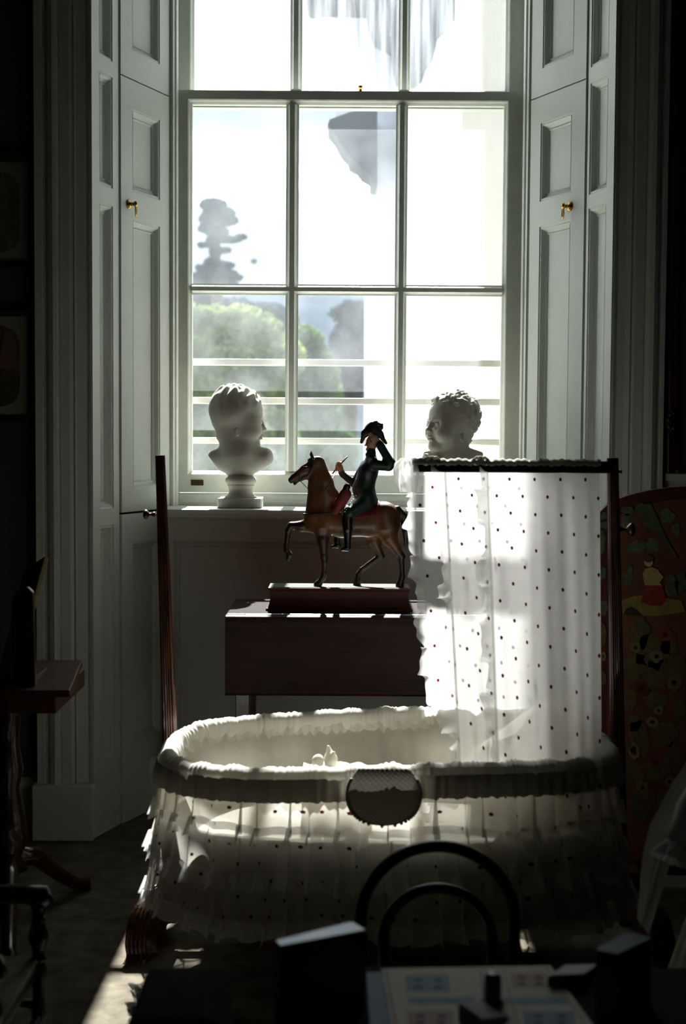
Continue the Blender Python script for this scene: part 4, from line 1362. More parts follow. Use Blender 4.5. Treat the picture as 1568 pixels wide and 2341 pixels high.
# trouser buttons down the near thigh
b = MB()
for i in range(9):
    t = i / 8; p = T @ Vector(HP(870 - 125 * t, -165 - 78 * t, 920 + 175 * t)); r = 11 * T[0][0]
    b.lathe([(.001, -r * .5), (r * .8, -r * .35), (r, 0), (r * .7, r * .5), (.001, r * .6)], p, seg=8, axis='y')
b.build('trouser_button', mat('white_buttons', '#b9bdb6', '#cfd2cb', rough=.25, metal=.6), fig, smooth=True)

# ================================================================== PLASTER BUSTS
def head(s, Fm, ctr, sc, hair, seedv=0):
    """child's head; Fm rotates head axes (x face, y side, z up) into model space"""
    Fm = np.array(Fm); ctr = np.array(ctr, float)

    def G(p): return ctr + Fm @ (np.array(p, float) * sc)
    E = lambda c_, r, k=20, lab=0, cut=False: s.ell(G(c_), [q * sc for q in r], k * sc, lab, cut, Rm=Fm)
    K = lambda a, b_, r1, r2, k=20, cut=False: s.cone(G(a), G(b_), r1 * sc, r2 * sc, k * sc, 0, 1.0, cut)
    E((-20, 0, 20), (305, 262, 290), 30)
    E((130, 0, -10), (205, 215, 245), 60)
    for y in (-1, 1):
        E((190, y * 118, -225), (128, 112, 120), 60)
        E((165, y * 150, -110), (120, 80, 90), 60)
    K((100, 0, -300), (225, 0, -375), 156, 98, 60)
    E((268, 0, -412), (54, 66, 50), 30)
    K((318, 0, -95), (350, 0, -190), 26, 34, 30)
    E((366, 0, -205), (32, 36, 30), 18)
    for y in (-1, 1):
        E((338, y * 32, -214), (26, 20, 20), 14)
        E((358, y * 16, -236), (12, 9, 9), 6, cut=True)
        E((318, y * 96, -128), (52, 56, 40), 34, cut=True)
        E((268, y * 96, -132), (50, 46, 36), 10)
        E((296, y * 100, -112), (30, 44, 9), 8)
        K((318, y * 40, -68), (270, y * 150, -66), 22, 18, 26)
    E((330, 0, -282), (34, 56, 17), 12)
    E((318, 0, -318), (34, 46, 20), 12)
    E((360, 0, -298), (26, 60, 5), 8, cut=True)
    E((346, 0, -254), (16, 9, 22), 10, cut=True)
    for y in (-1, 1):
        E((-15, y * 222, -262), (40, 20, 58), 20)
        E((0, y * 242, -262), (20, 12, 32), 12, cut=True)
        E((10, y * 226, -285), (10, 10, 12), 6)
    K((-50, 0, -250), (-10, 0, -540), 158, 142, 50)
    K((-150, 0, -150), (-120, 0, -300), 120, 92, 50)
    # hair: rippled shell over the skull
    Xg, Yg2, Zg = np.meshgrid(*s.ax, indexing='ij')
    P = np.stack([Xg - ctr[0], Yg2 - ctr[1], Zg - ctr[2]], -1) / sc
    L = P @ Fm
    lx_, ly_, lz_ = L[..., 0], L[..., 1], L[..., 2]
    if hair == 'short':
        w = np.sin(lx_ / 20 + 1.9 * np.sin(ly_ / 55) + 1.5 * np.sin(lz_ / 60)) + .5 * np.sin(ly_ / 18 + 1.6 * np.sin(lx_ / 40))
        mask = 1 / (1 + np.exp(-(lz_ + .55 * np.abs(lx_) * 0 - (-60 + .62 * lx_)) / 16))
        mask = mask * (1 - .35 * np.exp(-((lx_ + 60) / 160) ** 2 - ((lz_ - 20) / 120) ** 2))
        top = .35 + 1.2 / (1 + np.exp(-(lz_ - 190) / 25)) + .5 / (1 + np.exp(-(lx_ - 190) / 25))
        disp = mask * (9 + 8.0 * w * top)
    else:
        q1 = np.sin(lx_ / 28 + 2.2 * np.sin(lz_ / 46) + 1.5 * np.sin(ly_ / 40)); q2 = np.sin(ly_ / 25 + 2.0 * np.sin(lx_ / 44) + 1.2); q3 = np.sin(lz_ / 29 + 2.1 * np.sin(ly_ / 48) + .7)
        mask = 1 / (1 + np.exp(-(lz_ - (10 + .50 * lx_) + 220 * (lx_ < -20) * np.minimum(1, (-20 - lx_) / 120)) / 18))
        disp = mask * (28 + 18 * np.clip(q1 * q2 + q2 * q3 + q3 * q1, -.9, .9) + 5 * np.sin(lx_ / 9 + 3 * q2) )
    s.D -= (disp * sc).astype(np.float32)


def rotz(a): c_, s_ = math.cos(a), math.sin(a); return np.array(((c_, -s_, 0), (s_, c_, 0), (0, 0, 1)))
def roty(a): c_, s_ = math.cos(a), math.sin(a); return np.array(((c_, 0, s_), (0, 1, 0), (-s_, 0, c_)))


def socle(parent, cx, cy, z0, k, prof, half, hplinth):
    b = MB(); b.lathe([(r * k, z * k + z0) for r, z in prof], (cx, cy, 0), seg=40)
    o = b.build('socle', M['plaster'], parent, smooth=False)
    for p in o.data.polygons: p.use_smooth = len(p.vertices) == 4
    b = MB(); b.box(cx - half * k, cx + half * k, cy - half * k, cy + half * k, z0, z0 + hplinth * k); b.build('socle_block', M['plaster'], parent, bevel=.003)


YBu = 4.255
T1 = px_frame(420, 860, 5.227, YBu); k1 = T1[0][0]
# stand on the sill
T1 = Matrix.Translation((0, 0, ZS - (T1 @ Vector((0, 0, -1580))).z)) @ T1
cx = (T1 @ Vector((685, 0, 0))).x
b1 = thing('plaster_bust', 'plaster bust of a smooth-haired child looking right, on socle at the left of the sill', 'bust', (cx, YBu, ZS), 'plaster busts on the window sill')
s = SDF((250, -330, -1240), (1110, 330, -80), 8.5)
head(s, rotz(math.radians(15)) @ roty(math.radians(3)), (622, 0, -422), .98, 'short')
f = lambda a, b_, r1, r2, k=40, fy=.8: s.cone((a[0], a[1], -a[2]), (b_[0], b_[1], -b_[2]), r1, r2, k, 0, fy)
f((610, 0, 760), (650, 0, 960), 130, 165)
s.ell((675, -10, -1010), (330, 135, 190), 50)
s.ell((450, -30, -735), (58, 70, 42), 24)
f((660, -20, 950), (680, -10, 1140), 215, 150, 60, .75)
f((720, 0, 960), (955, 10, 985), 140, 112, 50, .85)
f((640, 0, 960), (380, 0, 985), 130, 92, 50, .8)
s.ell((975, 10, -975), (88, 95, 105), 40)
s.plane((290, 0, -955), (-.80, 0, -.62)); s.plane((1075, 0, -1030), (.58, 0, -.82)); s.plane((0, 0, -1222), (0, 0, -1))
f((650, -150, 960), (600, -140, 1180), 6, 4, 14, 1)
s.build('head', [M['plaster']], T1, b1)
socle(b1, cx, YBu, ZS, k1, [(150, 380), (160, 362), (180, 352), (188, 330), (186, 305), (172, 288), (158, 280), (164, 270), (164, 258), (152, 248), (143, 215), (142, 190), (150, 160), (168, 140), (192, 126), (196, 112)], 260, 118)

T2 = px_frame(1037, 957, 5.227, YBu)
k2 = T2[0][0]
p0 = T2 @ Vector((0, 0, 0))
b2 = thing('plaster_bust', 'plaster bust of a curly-haired child facing left, rising behind the canopy rail', 'bust', (p0.x, YBu, ZS), 'plaster busts on the window sill')
s = SDF((-440, -360, -760), (440, 380, 380), 8.5)
head(s, rotz(math.radians(180 + 28)) @ roty(math.radians(-5)), (0, 0, 22), .94, 'curly')
f = lambda a, b_, r1, r2, k=40, fy=.8: s.cone((a[0], a[1], -a[2]), (b_[0], b_[1], -b_[2]), r1, r2, k, 0, fy)
f((30, 30, 260), (10, 10, 520), 155, 175)
f((0, 0, 520), (0, 0, 720), 230, 140, 60, .7)
f((0, 0, 480), (-300, 0, 520), 130, 95, 50, .8); f((0, 0, 480), (290, 0, 520), 130, 95, 50, .8)
for i in range(7): f((-330 + 30 * i, -110 - 20 * math.sin(i), 440 + 8 * i), (-120 + 55 * i, -165, 690), 26, 18, 18, 1)
f((-330, -20, 425), (-180, -60, 400), 30, 40, 30, 1); f((330, -10, 420), (180, -40, 385), 26, 40, 30, 1)
s.plane((-380, 0, -470), (-.75, 0, -.66)); s.plane((380, 0, -470), (.75, 0, -.66)); s.plane((0, 0, -745), (0, 0, -1))
s.build('head', [M['plaster']], T2, b2)
zb2 = (T2 @ Vector((0, 0, -745))).z; kk = (zb2 - ZS) / 372
socle(b2, p0.x, YBu, ZS, kk, [(150, 380), (160, 362), (180, 352), (188, 330), (186, 305), (172, 288), (158, 280), (164, 270), (164, 258), (152, 248), (143, 215), (142, 190), (150, 160), (168, 140), (192, 126), (196, 112)], 260, 118)

# ================================================================== THINGS IN AND ON THE CRADLE
# head pillow, plump with a raised corner
pw = MB()
pc_ = pt(1235, 1690, 2.93)


def pillow_fn(u, v):
    a = 2 * PI * u; ph = PI * (v - .5); e = .45
    ca, sa = math.cos(a), math.sin(a); cp, sp = math.cos(ph), math.sin(ph)
    sg = lambda q, k: math.copysign(abs(q) ** k, q)
    x = .145 * sg(ca, e) * sg(cp, .55); y = .125 * sg(sa, e) * sg(cp, .55); z = .042 * sg(sp, .9) * (1 + .15 * math.cos(3 * a))
    q = Vector((x, y, z + .012 * math.sin(18 * x) * math.cos(14 * y)))
    Mr = Matrix.Rotation(math.radians(-38), 4, 'Y') @ Matrix.Rotation(math.radians(10), 4, 'X')
    return tuple(Mr @ q + Vector((.395, 2.975, .462)))


pw.grid(pillow_fn, 64, 28, wrap=True)
tag(pw.build('pillow', M['pillow'], smooth=True, recalc=False), 'plump white pillow propped in the cradle head behind the dotted curtain', 'pillow')

# pair of tiny booties standing on the mattress
def bootie(loc, rot, sc, label, tall=False):
    t = thing('baby_bootie', label, 'bootie', loc, 'white booties in the cradle')
    Mr = Matrix.Translation(loc) @ Matrix.Rotation(rot, 4, 'Z')
    s = SDF((-40, -40, -5), (80, 40, 100), 2.2)
    s.cone((0, 0, 14), (42, 0, 13), 15, 13, 8); s.cone((0, 0, 16), (-2, 0, 40), 16, 19, 8)
    if tall: s.cone((-2, 0, 40), (8, 4, 76), 18, 5, 10); s.cone((-10, 0, 44), (-16, -4, 62), 12, 5, 8)
    else: s.ell((-2, 0, 48), (24, 17, 19), 8)
    for k in range(5): s.cone((-22, -24, 20 + 9 * k), (22, -24, 22 + 9 * k), 5.5, 5.5, 3, 0, 1, True)
    s.plane((0, 0, 1), (0, 0, -1))
    s.build('knit_body', [M['rim']], Mr @ Matrix.Scale(.001 * sc, 4), t)
    b = MB(); pts = [Mr @ Vector((.001 * sc * (17 * math.cos(k / 12 * 2 * PI) - 1), .001 * sc * 17 * math.sin(k / 12 * 2 * PI), .001 * sc * 40)) for k in range(13)]
    b.tube(pts, .0016 * sc, seg=6, cap=False); b.build('ribbon', M['frill'], t, smooth=True)
    return t


zm = .335
def at_m(px, py, Y): p = pt(px, py, Y); return p
# a folded blanket lies on the mattress so that things show over the near rim
bl = MB(); bp = pt(740, 1752, 2.93)
def blanket_fn(u, v):
    x = bp.x - .045 + .145 * u; y = 2.90 + .15 * v
    z = bp.z - .022 + .010 * math.sin(PI * u) * math.sin(PI * v) + .003 * math.sin(22 * u + 9 * v) + .002 * math.sin(35 * v)
    return (x, y, z)
bl.grid(blanket_fn, 40, 30)
bl.grid(lambda u, v: (blanket_fn(u, v)[0], blanket_fn(u, v)[1], zm + .003), 40, 30)
for edge in (lambda t: (t, 0), lambda t: (t, 1), lambda t: (0, t), lambda t: (1, t)):
    bl.grid(lambda a, c_, edge=edge: (blanket_fn(*edge(a))[0], blanket_fn(*edge(a))[1], lerp(zm + .003, blanket_fn(*edge(a))[2], c_)), 40, 3)
tag(bl.build('folded_blanket', M['pillow'], smooth=False, recalc=False), 'thick folded white blanket on the cradle mattress under the booties', 'blanket')
c = pt(727, 1765, 2.93); bootie((c.x, 2.93, bp.z - .016), math.radians(60), .62, 'rounded white bootie standing in the cradle, the left one of the pair')
c = pt(753, 1765, 2.93); bootie((c.x + .002, 2.94, bp.z - .015), math.radians(115), .70, 'taller white bootie standing in the cradle beside the folded cloth', True)
b = MB()
c = pt(800, 1764, 2.90)
for i in range(4):
    b.grid(lambda u, v, i=i: (c.x - .036 + .074 * u + .004 * i * (1 - u), c.y - .02 + .05 * v, bp.z - .010 + .0045 * i + .003 * math.sin(9 * u + i) - .010 * (u - .6) ** 2 * 4 + .002 * math.sin(20 * v)), 20, 10)
tag(b.build('folded_cloth', M['pillow'], smooth=True, recalc=False), 'small folded white cloth lying right of the booties in the cradle', 'cloth')

# crocheted bib hung over the near rim
b = MB()
bibx = pt(877, 1790, 2.69).x
def bib_fn(u, v):
    # u across, v from just inside the rim, over it and down the outside
    R = .038; th = .80 + (PI / 2 - .80) * min(1, v / .30)
    y = 2.719 - R * math.sin(th); z = .464 + R * math.cos(th) * .95
    if v > .30: z -= (v - .30) / .70 * .082; y -= .003 * (v - .30) / .70
    q = (v - .44) / .565
    wdt = .070 * max(0, 1 - abs(q) ** 2.6) ** .5 if v < .999 else .003
    if v < .44: wdt = .070 - .022 * ((.44 - v) / .44) ** 1.5
    x = (u - .5) * 2 * wdt
    return (bibx + x, y - .002 + .0008 * math.sin(u * 70) * math.sin(v * 60), z)
b.grid(bib_fn, 50, 60)
rim_ = [bib_fn(0, k / 60) for k in range(14, 61)] + [bib_fn(1, k / 60) for k in range(60, 13, -1)]
bib = tag(b.build('crocheted_bib', M['lace'], smooth=True, recalc=False), 'oval crocheted bib hanging over the near rim of the cradle', 'bib')
b2_ = MB()
for i, p in enumerate(rim_[::2]):
    b2_.lathe([(.001, -.002), (.0035, -.001), (.0035, .001), (.001, .002)], (p[0], p[1] - .001, p[2]), seg=8, axis='y')
bd = b2_.build('scalloped_border', M['lace'], bib, smooth=True); bd['kind'] = 'stuff'

# ================================================================== DECOUPAGE SCREEN
YS = 3.50
M['screen'] = mat('russet_screen_paper', '#5e3420', '#70402a', rough=.75, scale=9, detail=6)
M['screen_b'] = mat('dark_red_screen_border', '#401510', '#521d15', rough=.6, scale=12)
scr = thing('scrap_screen', 'arched russet paper screen pasted with cut-out scraps, standing right of the cradle', 'screen', (pt(1560, 1500, YS).x, YS, 0))
sx0 = pt(1368, 1300, YS).x; sx1 = sx0 + .46; zt_side = pt(1372, 1172, YS).z; zt_top = pt(1550, 1112, YS).z


def arch(x0, x1, zb, zs_, zt_, n=20):
    out = [(x1, zb), (x1, zs_)]
    for k in range(1, n):
        t = k / n; out.append((lerp(x1, x0, t), zs_ + (zt_ - zs_) * math.sin(PI * t) ** .55))
    return out + [(x0, zs_), (x0, zb)]


MB().prism(arch(sx0, sx1, .03, zt_side, zt_top), YS, YS + .02, 'y').build('board', M['screen_b'], scr, bevel=.003)
fld = arch(sx0 + .028, sx1 - .028, .07, zt_side - .035, zt_top - .030)
MB().prism(fld, YS - .0012, YS + .001, 'y').build('paper_field', M['screen'], scr)
for x in (sx0 + .06, sx1 - .06): MB().box(x - .02, x + .02, YS - .05, YS + .09, 0, .03).build('foot', M['screen_b'], scr, bevel=.004)
_cm = {}


def cut(shape_px, color, color2=None, lift=.0018, name='paper_scrap', Y=None):
    Y = Y or YS; key = (color, color2)
    if key not in _cm: _cm[key] = mat('scrap_' + color.strip('#'), color, color2 or color, rough=.65, scale=90, detail=5)
    P = [pt(a, b_, Y) for a, b_ in shape_px]
    return MB().prism([(p.x, p.z) for p in P], YS - .001 - lift, YS - .0009, 'y').build(name, _cm[key], scr)


def blob(cx_, cy_, rx, ry, n=14, jag=.12, rot=0, seed=0):
    q = random.Random(int(cx_ * 7 + cy_ * 13 + seed)); out = []
    for k in range(n):
        a = 2 * PI * k / n; r = 1 + q.uniform(-jag, jag)
        x, y = rx * r * math.cos(a), ry * r * math.sin(a)
        out.append((cx_ + x * math.cos(rot) - y * math.sin(rot), cy_ + x * math.sin(rot) + y * math.cos(rot)))
    return out


# bird on a branch above, lady on a lawn, flowers below
cut([(1452, 1160), (1462, 1148), (1474, 1152), (1486, 1150), (1494, 1166), (1508, 1196), (1520, 1226), (1549, 1276), (1540, 1272), (1514, 1238), (1496, 1216), (1478, 1206), (1462, 1186)], '#3f4a2a', '#4f5a32', .0026)
for q in ((1434, 1168, 14, 12), (1430, 1190, 10, 18), (1454, 1250, 22, 14), (1490, 1248, 18, 16), (1525, 1180, 16, 18), (1544, 1210, 10, 16), (1380, 1180, 8, 8), (1374, 1240, 10, 24), (1382, 1200, 14, 8)):
    cut(blob(*q, jag=.25, n=16), '#46543a', '#5d6a44')
for q in ((1468, 1226, 4, 20, .6), (1500, 1210, 20, 3, .5)): cut(blob(q[0], q[1], q[2], q[3], jag=.05, rot=q[4]), '#5a3a1c', lift=.0022)
cut([(1420, 1372), (1450, 1362), (1480, 1360), (1556, 1372), (1566, 1398), (1500, 1408), (1424, 1406)], '#8d7a3c', '#6c6a34')
cut([(1424, 1406), (1430, 1392), (1442, 1386), (1454, 1392), (1470, 1408)], '#3a2a1a', lift=.0024)
cut([(1478, 1338), (1514, 1338), (1522, 1372), (1512, 1384), (1484, 1384), (1464, 1376)], '#8a2f1e', '#7a2418', .0028)
cut([(1474, 1338), (1468, 1312), (1474, 1300), (1488, 1296), (1504, 1302), (1510, 1318), (1506, 1330), (1512, 1338)], '#b39a5a', '#9c8850', .0028)
cut(blob(1482, 1284, 10, 11, jag=.05), '#c9a878', lift=.003); cut(blob(1480, 1277, 12, 8, jag=.15), '#5c4222', lift=.0033)
cut([(1504, 1306), (1516, 1318), (1508, 1330), (1502, 1324)], '#b39a5a', lift=.0033)
for q in ((1434, 1322, 12, 14), (1440, 1300, 8, 10), (1536, 1340, 16, 24), (1556, 1330, 12, 30), (1376, 1310, 10, 14), (1378, 1390, 10, 16)): cut(blob(*q, jag=.28, n=16), '#3f4c3a', '#55603c')
for q in ((1462, 1446, 26, 34), (1490, 1490, 40, 40), (1450, 1520, 24, 34), (1500, 1540, 30, 36), (1530, 1470, 20, 30), (1545, 1530, 22, 40), (1378, 1450, 8, 26), (1378, 1550, 8, 16), (1460, 1690, 26, 40), (1520, 1680, 30, 30), (1440, 1600, 16, 24), (1450, 1770, 22, 30), (1500, 1760, 30, 26), (1540, 1730, 22, 30), (1470, 1840, 30, 36), (1530, 1830, 34, 30), (1450, 1650, 14, 20), (1500, 1600, 26, 20), (1550, 1620, 16, 30)):
    cut(blob(*q, jag=.22, n=20), '#4b4426', '#5e5432')
for q in ((1466, 1574, 17, 17, '#5a1f22'), (1500, 1500, 16, 14, '#6e6546'), (1520, 1450, 18, 16, '#7a3428'), (1540, 1560, 18, 18, '#665a38'), (1452, 1480, 12, 12, '#6c653f'), (1490, 1650, 14, 12, '#6f6648'), (1450, 1720, 12, 16, '#77704f'), (1378, 1500, 7, 10, '#6c6640'), (1446, 1708, 6, 14, '#77704f'), (1500, 1742, 14, 12, '#6a2a20'), (1468, 1800, 14, 14, '#665a38'), (1530, 1786, 12, 12, '#6f6648'), (1505, 1624, 12, 10, '#6e6546')):
    cut(blob(*q[:4], jag=.16, n=18), q[4], lift=.0027)
    cut(blob(q[0], q[1], q[2] * .35, q[3] * .35, jag=.1), '#2c1a12', lift=.0031)

# ================================================================== PICTURES AND LOOKING-GLASS ON THE WALL
M['frame_r'] = mat('dark_red_frame', '#2a0d0a', '#3a1410', rough=.35, scale=20)
M['mount'] = mat('aged_mount', '#7d8078', '#8b8d84', rough=.8, scale=6)
M['print1'] = mat('faded_print', '#4e5148', '#6a6a58', rough=.8, scale=14, detail=8)
M['print2'] = mat('brown_print', '#3d3a2e', '#5d5640', rough=.8, scale=12, detail=8)


def picture(px1, y0p, y1p, Wd, label, vign):
    Y = 3.93; a = pt(px1, y0p, Y); c_ = pt(px1, y1p, Y); x1 = a.x; x0 = x1 - Wd; z1, z0 = a.z, c_.z; fw = .018
    t = thing('framed_print', label, 'picture', ((x0 + x1) / 2, YW, (z0 + z1) / 2), 'framed prints left of the window')
    b = MB(); prof = [(0, 0), (0, .020), (.004, .024), (.010, .022), (.014, .016), (.018, .014), (.018, 0)]
    vs = []
    for d, h_ in prof: vs += [(x0 + d, YW - .001 - h_, z0 + d), (x1 - d, YW - .001 - h_, z0 + d), (x1 - d, YW - .001 - h_, z1 - d), (x0 + d, YW - .001 - h_, z1 - d)]
    n = len(prof); b.add(vs, [(k * 4 + q, k * 4 + (q + 1) % 4, k * 4 + 4 + (q + 1) % 4, k * 4 + 4 + q) for k in range(n - 1) for q in range(4)])
    b.build('frame', M['frame_r'], t)
    MB().box(x0 + fw, x1 - fw, YW - .008, YW - .002, z0 + fw, z1 - fw).build('mount', M['mount'], t)
    cx_, cz_ = (x0 + x1) / 2, (z0 + z1) / 2; rx, rz = (x1 - x0) / 2 - .042, (z1 - z0) / 2 - .04
    pl = []
    for k in range(40):
        a_ = 2 * PI * k / 40; ca, sa = math.cos(a_), math.sin(a_)
        pl.append((cx_ + rx * math.copysign(abs(ca) ** .4, ca), cz_ + rz * math.copysign(abs(sa) ** .4, sa)))
    MB().prism(pl, YW - .0088, YW - .0078, 'y').build('print', M[vign], t)
    return t


picture(78, 354, 614, .40, 'upper of the two dim framed prints left of the window', 'print1')
p2_ = picture(78, 708, 966, .40, 'lower of the two dim framed prints left of the window, showing a small figure', 'print2')
c = pt(18, 800, 3.92)
b = MB(); b.prism([(c.x - .03, c.z - .05), (c.x + .03, c.z - .05), (c.x + .018, c.z + .02), (c.x + .012, c.z + .05), (c.x - .012, c.z + .05), (c.x - .02, c.z + .02)], YW - .0094, YW - .0086, 'y')
b.build('printed_figure', mat('figure_print', '#7a5a44', '#54605e', rough=.8, scale=50), p2_)
# looking-glass in dark wood frame with gilt mount, right
gx0 = pt(1512, 700, 3.90).x
lg = thing('wall_mirror', 'tall dark wooden framed mirror right of the window casing with small gilt mount', 'mirror', (gx0 + .2, YW, 1.7))
gz0, gz1 = pt(1520, 1082, 3.90).z, 2.75
gx0 = max(gx0, x_r + .001)
MB().box(gx0, gx0 + .024, 3.885, YW - .001, gz0, gz1).build('frame_side', M['frame_r'], lg, bevel=.004)
MB().box(gx0 + .40, gx0 + .424, 3.885, YW - .001, gz0, gz1).build('frame_side', M['frame_r'], lg, bevel=.004)
MB().box(gx0 + .024, gx0 + .40, 3.885, YW - .001, gz0, gz0 + .012).build('frame_rail', M['frame_r'], lg, bevel=.003)
MB().box(gx0 + .024, gx0 + .40, 3.885, YW - .001, gz1 - .03, gz1).build('frame_rail', M['frame_r'], lg, bevel=.003)
MB().box(gx0 + .020, gx0 + .404, 3.915, YW - .002, gz0 + .01, gz1 - .028).build('mirror_glass', mat('dim_mirror', '#3b4644', '#434e4c', rough=.25, spec=.6, scale=3), lg)
M['gilt'] = mat('dark_gilt', '#3a2d12', '#54421c', rough=.4, metal=.7, scale=40)
b = MB(); o_ = pt(1500, 962, 3.88)
for dx, dz, r in ((0, 0, .011), (-.001, .016, .007), (-.002, -.016, .007), (.002, .026, .005), (.001, -.027, .005), (-.006, .004, .006), (-.006, -.009, .005), (.008, .02, .006), (.008, -.02, .006)):
    b.lathe([(.001, -.010), (r * .7, -.008), (r, -.003), (r, .004), (r * .4, .010)], (gx0 + .004 + dx, 3.878, o_.z + dz), seg=14, axis='y')
b.box(gx0 - .002, gx0 + .016, 3.876, 3.886, o_.z - .024, o_.z + .024)
b.build('gilt_mount', M['gilt'], lg, smooth=False)

# ================================================================== NEAR THE CAMERA: LOW TABLE WITH SHEET AND BLOCKS
def onz(px, py, z):
    d = FWD + RGT * ((px - 784.0) / FPX) + UPV * ((1170.5 - py) / FPX)
    return CAM + d * ((z - CAM.z) / d.z)


ZL = .455
lt = thing('low_table', 'low black table nearest the camera carrying the printed sheet and dark blocks', 'table', (.25, 1.5, 0))
lx0, lx1 = onz(629, 2300, ZL).x, .62
ly1 = onz(1000, 2208, ZL).y
MB().box(lx0, lx1, 1.05, ly1, ZL - .022, ZL).build('table_top', M['blackcloth'], lt, bevel=.003)
for x in (lx0 + .02, lx1 - .06):
    for y in (1.08, ly1 - .06): MB().box(x, x + .04, y, y + .04, 0, ZL - .022).build('leg', M['ebony'], lt, bevel=.003)
MB().box(lx0 + .03, lx1 - .03, 1.09, ly1 - .025, ZL - .08, ZL - .022).build('apron', M['ebony'], lt, bevel=.003)

M['sheet'] = mat('cream_printed_sheet', '#d3cfbc', '#dedac8', rough=.7, scale=20)
M['pink'] = mat('pink_rule', '#a98a86', rough=.7)
M['pblue'] = mat('blue_print', '#7f97a8', '#8fa6b4', rough=.7, scale=60)
M['ppink'] = mat('pink_print', '#b99a92', '#c5a8a0', rough=.7, scale=60)
M['pdark'] = mat('dark_print', '#26262a', '#3a3a3e', rough=.7, scale=90)
sh = thing('printed_sheet', 'cream printed sheet with small blue and pink pictures lying on the low table', 'print', tuple(onz(1080, 2280, ZL)))


def flat(name, q, z0, z1, m, parent):
    P = [onz(a, b_, ZL) for a, b_ in q]
    return MB().prism([(p.x, p.y) for p in P], z0, z1, 'z').build(name, m, parent)


flat('under_sheet', [(838, 2225), (1262, 2214), (1380, 2400), (850, 2420)], ZL + .0003, ZL + .0012, M['pblue'], sh)
flat('page', [(872, 2219), (1258, 2212), (1392, 2400), (912, 2430)], ZL + .0013, ZL + .0028, M['sheet'], sh)
for q in ([(880, 2225), (884, 2225), (922, 2420), (915, 2420)], [(1098, 2222), (1101, 2222), (1118, 2420), (1113, 2420)], [(1150, 2222), (1153, 2222), (1205, 2420), (1200, 2420)], [(1247, 2216), (1250, 2216), (1375, 2400), (1370, 2400)]):
    flat('pink_rule', q, ZL + .0028, ZL + .0031, M['pink'], sh)
pics = [((926, 2236, 1024, 2271), 'pblue'), ((1166, 2231, 1252, 2262), 'ppink'), ((1196, 2318, 1312, 2352), 'pblue'), ((930, 2318, 1035, 2352), 'ppink')]
for (x0, y0, x1, y1), m in pics:
    p_ = flat('picture_patch', [(x0, y0), (x1, y0 - 1), (x1 + 4, y1), (x0 + 4, y1)], ZL + .0028, ZL + .0032, M[m], sh)
    for fx in (.27, .73):
        for fy in (.35, .78):
            cx_, cy_ = lerp(x0, x1, fx) + 3, lerp(y0, y1, fy)
            q = [(cx_ + 11 * math.cos(a), cy_ + 3.2 * math.sin(a) + 1.5 * math.cos(2 * a)) for a in [2 * PI * k / 14 for k in range(14)]]
            P = [onz(a, b_, ZL) for a, b_ in q]
            MB().prism([(p.x, p.y) for p in P], ZL + .0032, ZL + .0035, 'z').build('printed_mark', M['pdark'], p_)
for q in ((932, 2287, 1082, 2299), (1152, 2287, 1292, 2299)):
    flat('printed_band', [(q[0], q[1]), (q[2], q[1] - 1), (q[2] + 6, q[3]), (q[0] + 4, q[3])], ZL + .0028, ZL + .0032, M['pblue'], sh)


def slab(name, label, q, zb, m_side, m_top, Ydist, cat='block'):
    """upright dark block whose top face has the four photographed corners, standing on the table"""
    zt_ = pt(sum(a for a, _ in q) / 4, sum(b_ for _, b_ in q) / 4, Ydist).z
    P = [onz(a, b_, zt_) for a, b_ in q]
    c_ = sum((p for p in P), Vector()) / 4
    t = thing(name, label, cat, (c_.x, c_.y, zb), None)
    MB().prism([(p.x, p.y) for p in P], zb, zt_ - .0015, 'z').build('block_body', m_side, t)
    MB().prism([(lerp(c_.x, p.x, .995), lerp(c_.y, p.y, .995)) for p in P], zt_ - .0015, zt_, 'z').build('sky_sheen_top', m_top, t)
    return t


M['skysheen'] = mat('sky_sheen_block', '#8d95a0', '#9aa2ad', rough=.18, spec=.9, scale=12)  # bluish sky reflection put into the top face colour
slab('display_block', 'tall dark block with long top tinted as sky sheen, left of the printed sheet', [(631, 2150), (641, 2161), (836, 2125), (804, 2107)], ZL, M['black'], M['skysheen'], 1.63)
slab('display_block', 'dark block with short slanting top tinted as sky sheen, right of the printed sheet', [(1362, 2170), (1412, 2181), (1490, 2142), (1432, 2130)], ZL, M['black'], M['skysheen'], 1.63)
# peg in the middle, wedge stands
c = onz(1126, 2298, ZL); top_ = pt(1126, 2224, c.y)
peg_ = thing('upright_peg', 'stubby round-topped black peg standing in the middle of the printed sheet', 'peg', (c.x, c.y, ZL))
r = .0105
MB().lathe([(r, ZL + .003), (r, top_.z - .008), (r * .9, top_.z - .003), (r * .6, top_.z), (.001, top_.z + .0005)], (c.x, c.y, 0), seg=20).build('peg_shaft', M['black'], peg_, smooth=False)
MB().lathe([(r * 1.25, ZL + .003), (r * 1.25, ZL + .006), (r, ZL + .008)], (c.x, c.y, 0), seg=20).build('peg_collar', M['black'], peg_)


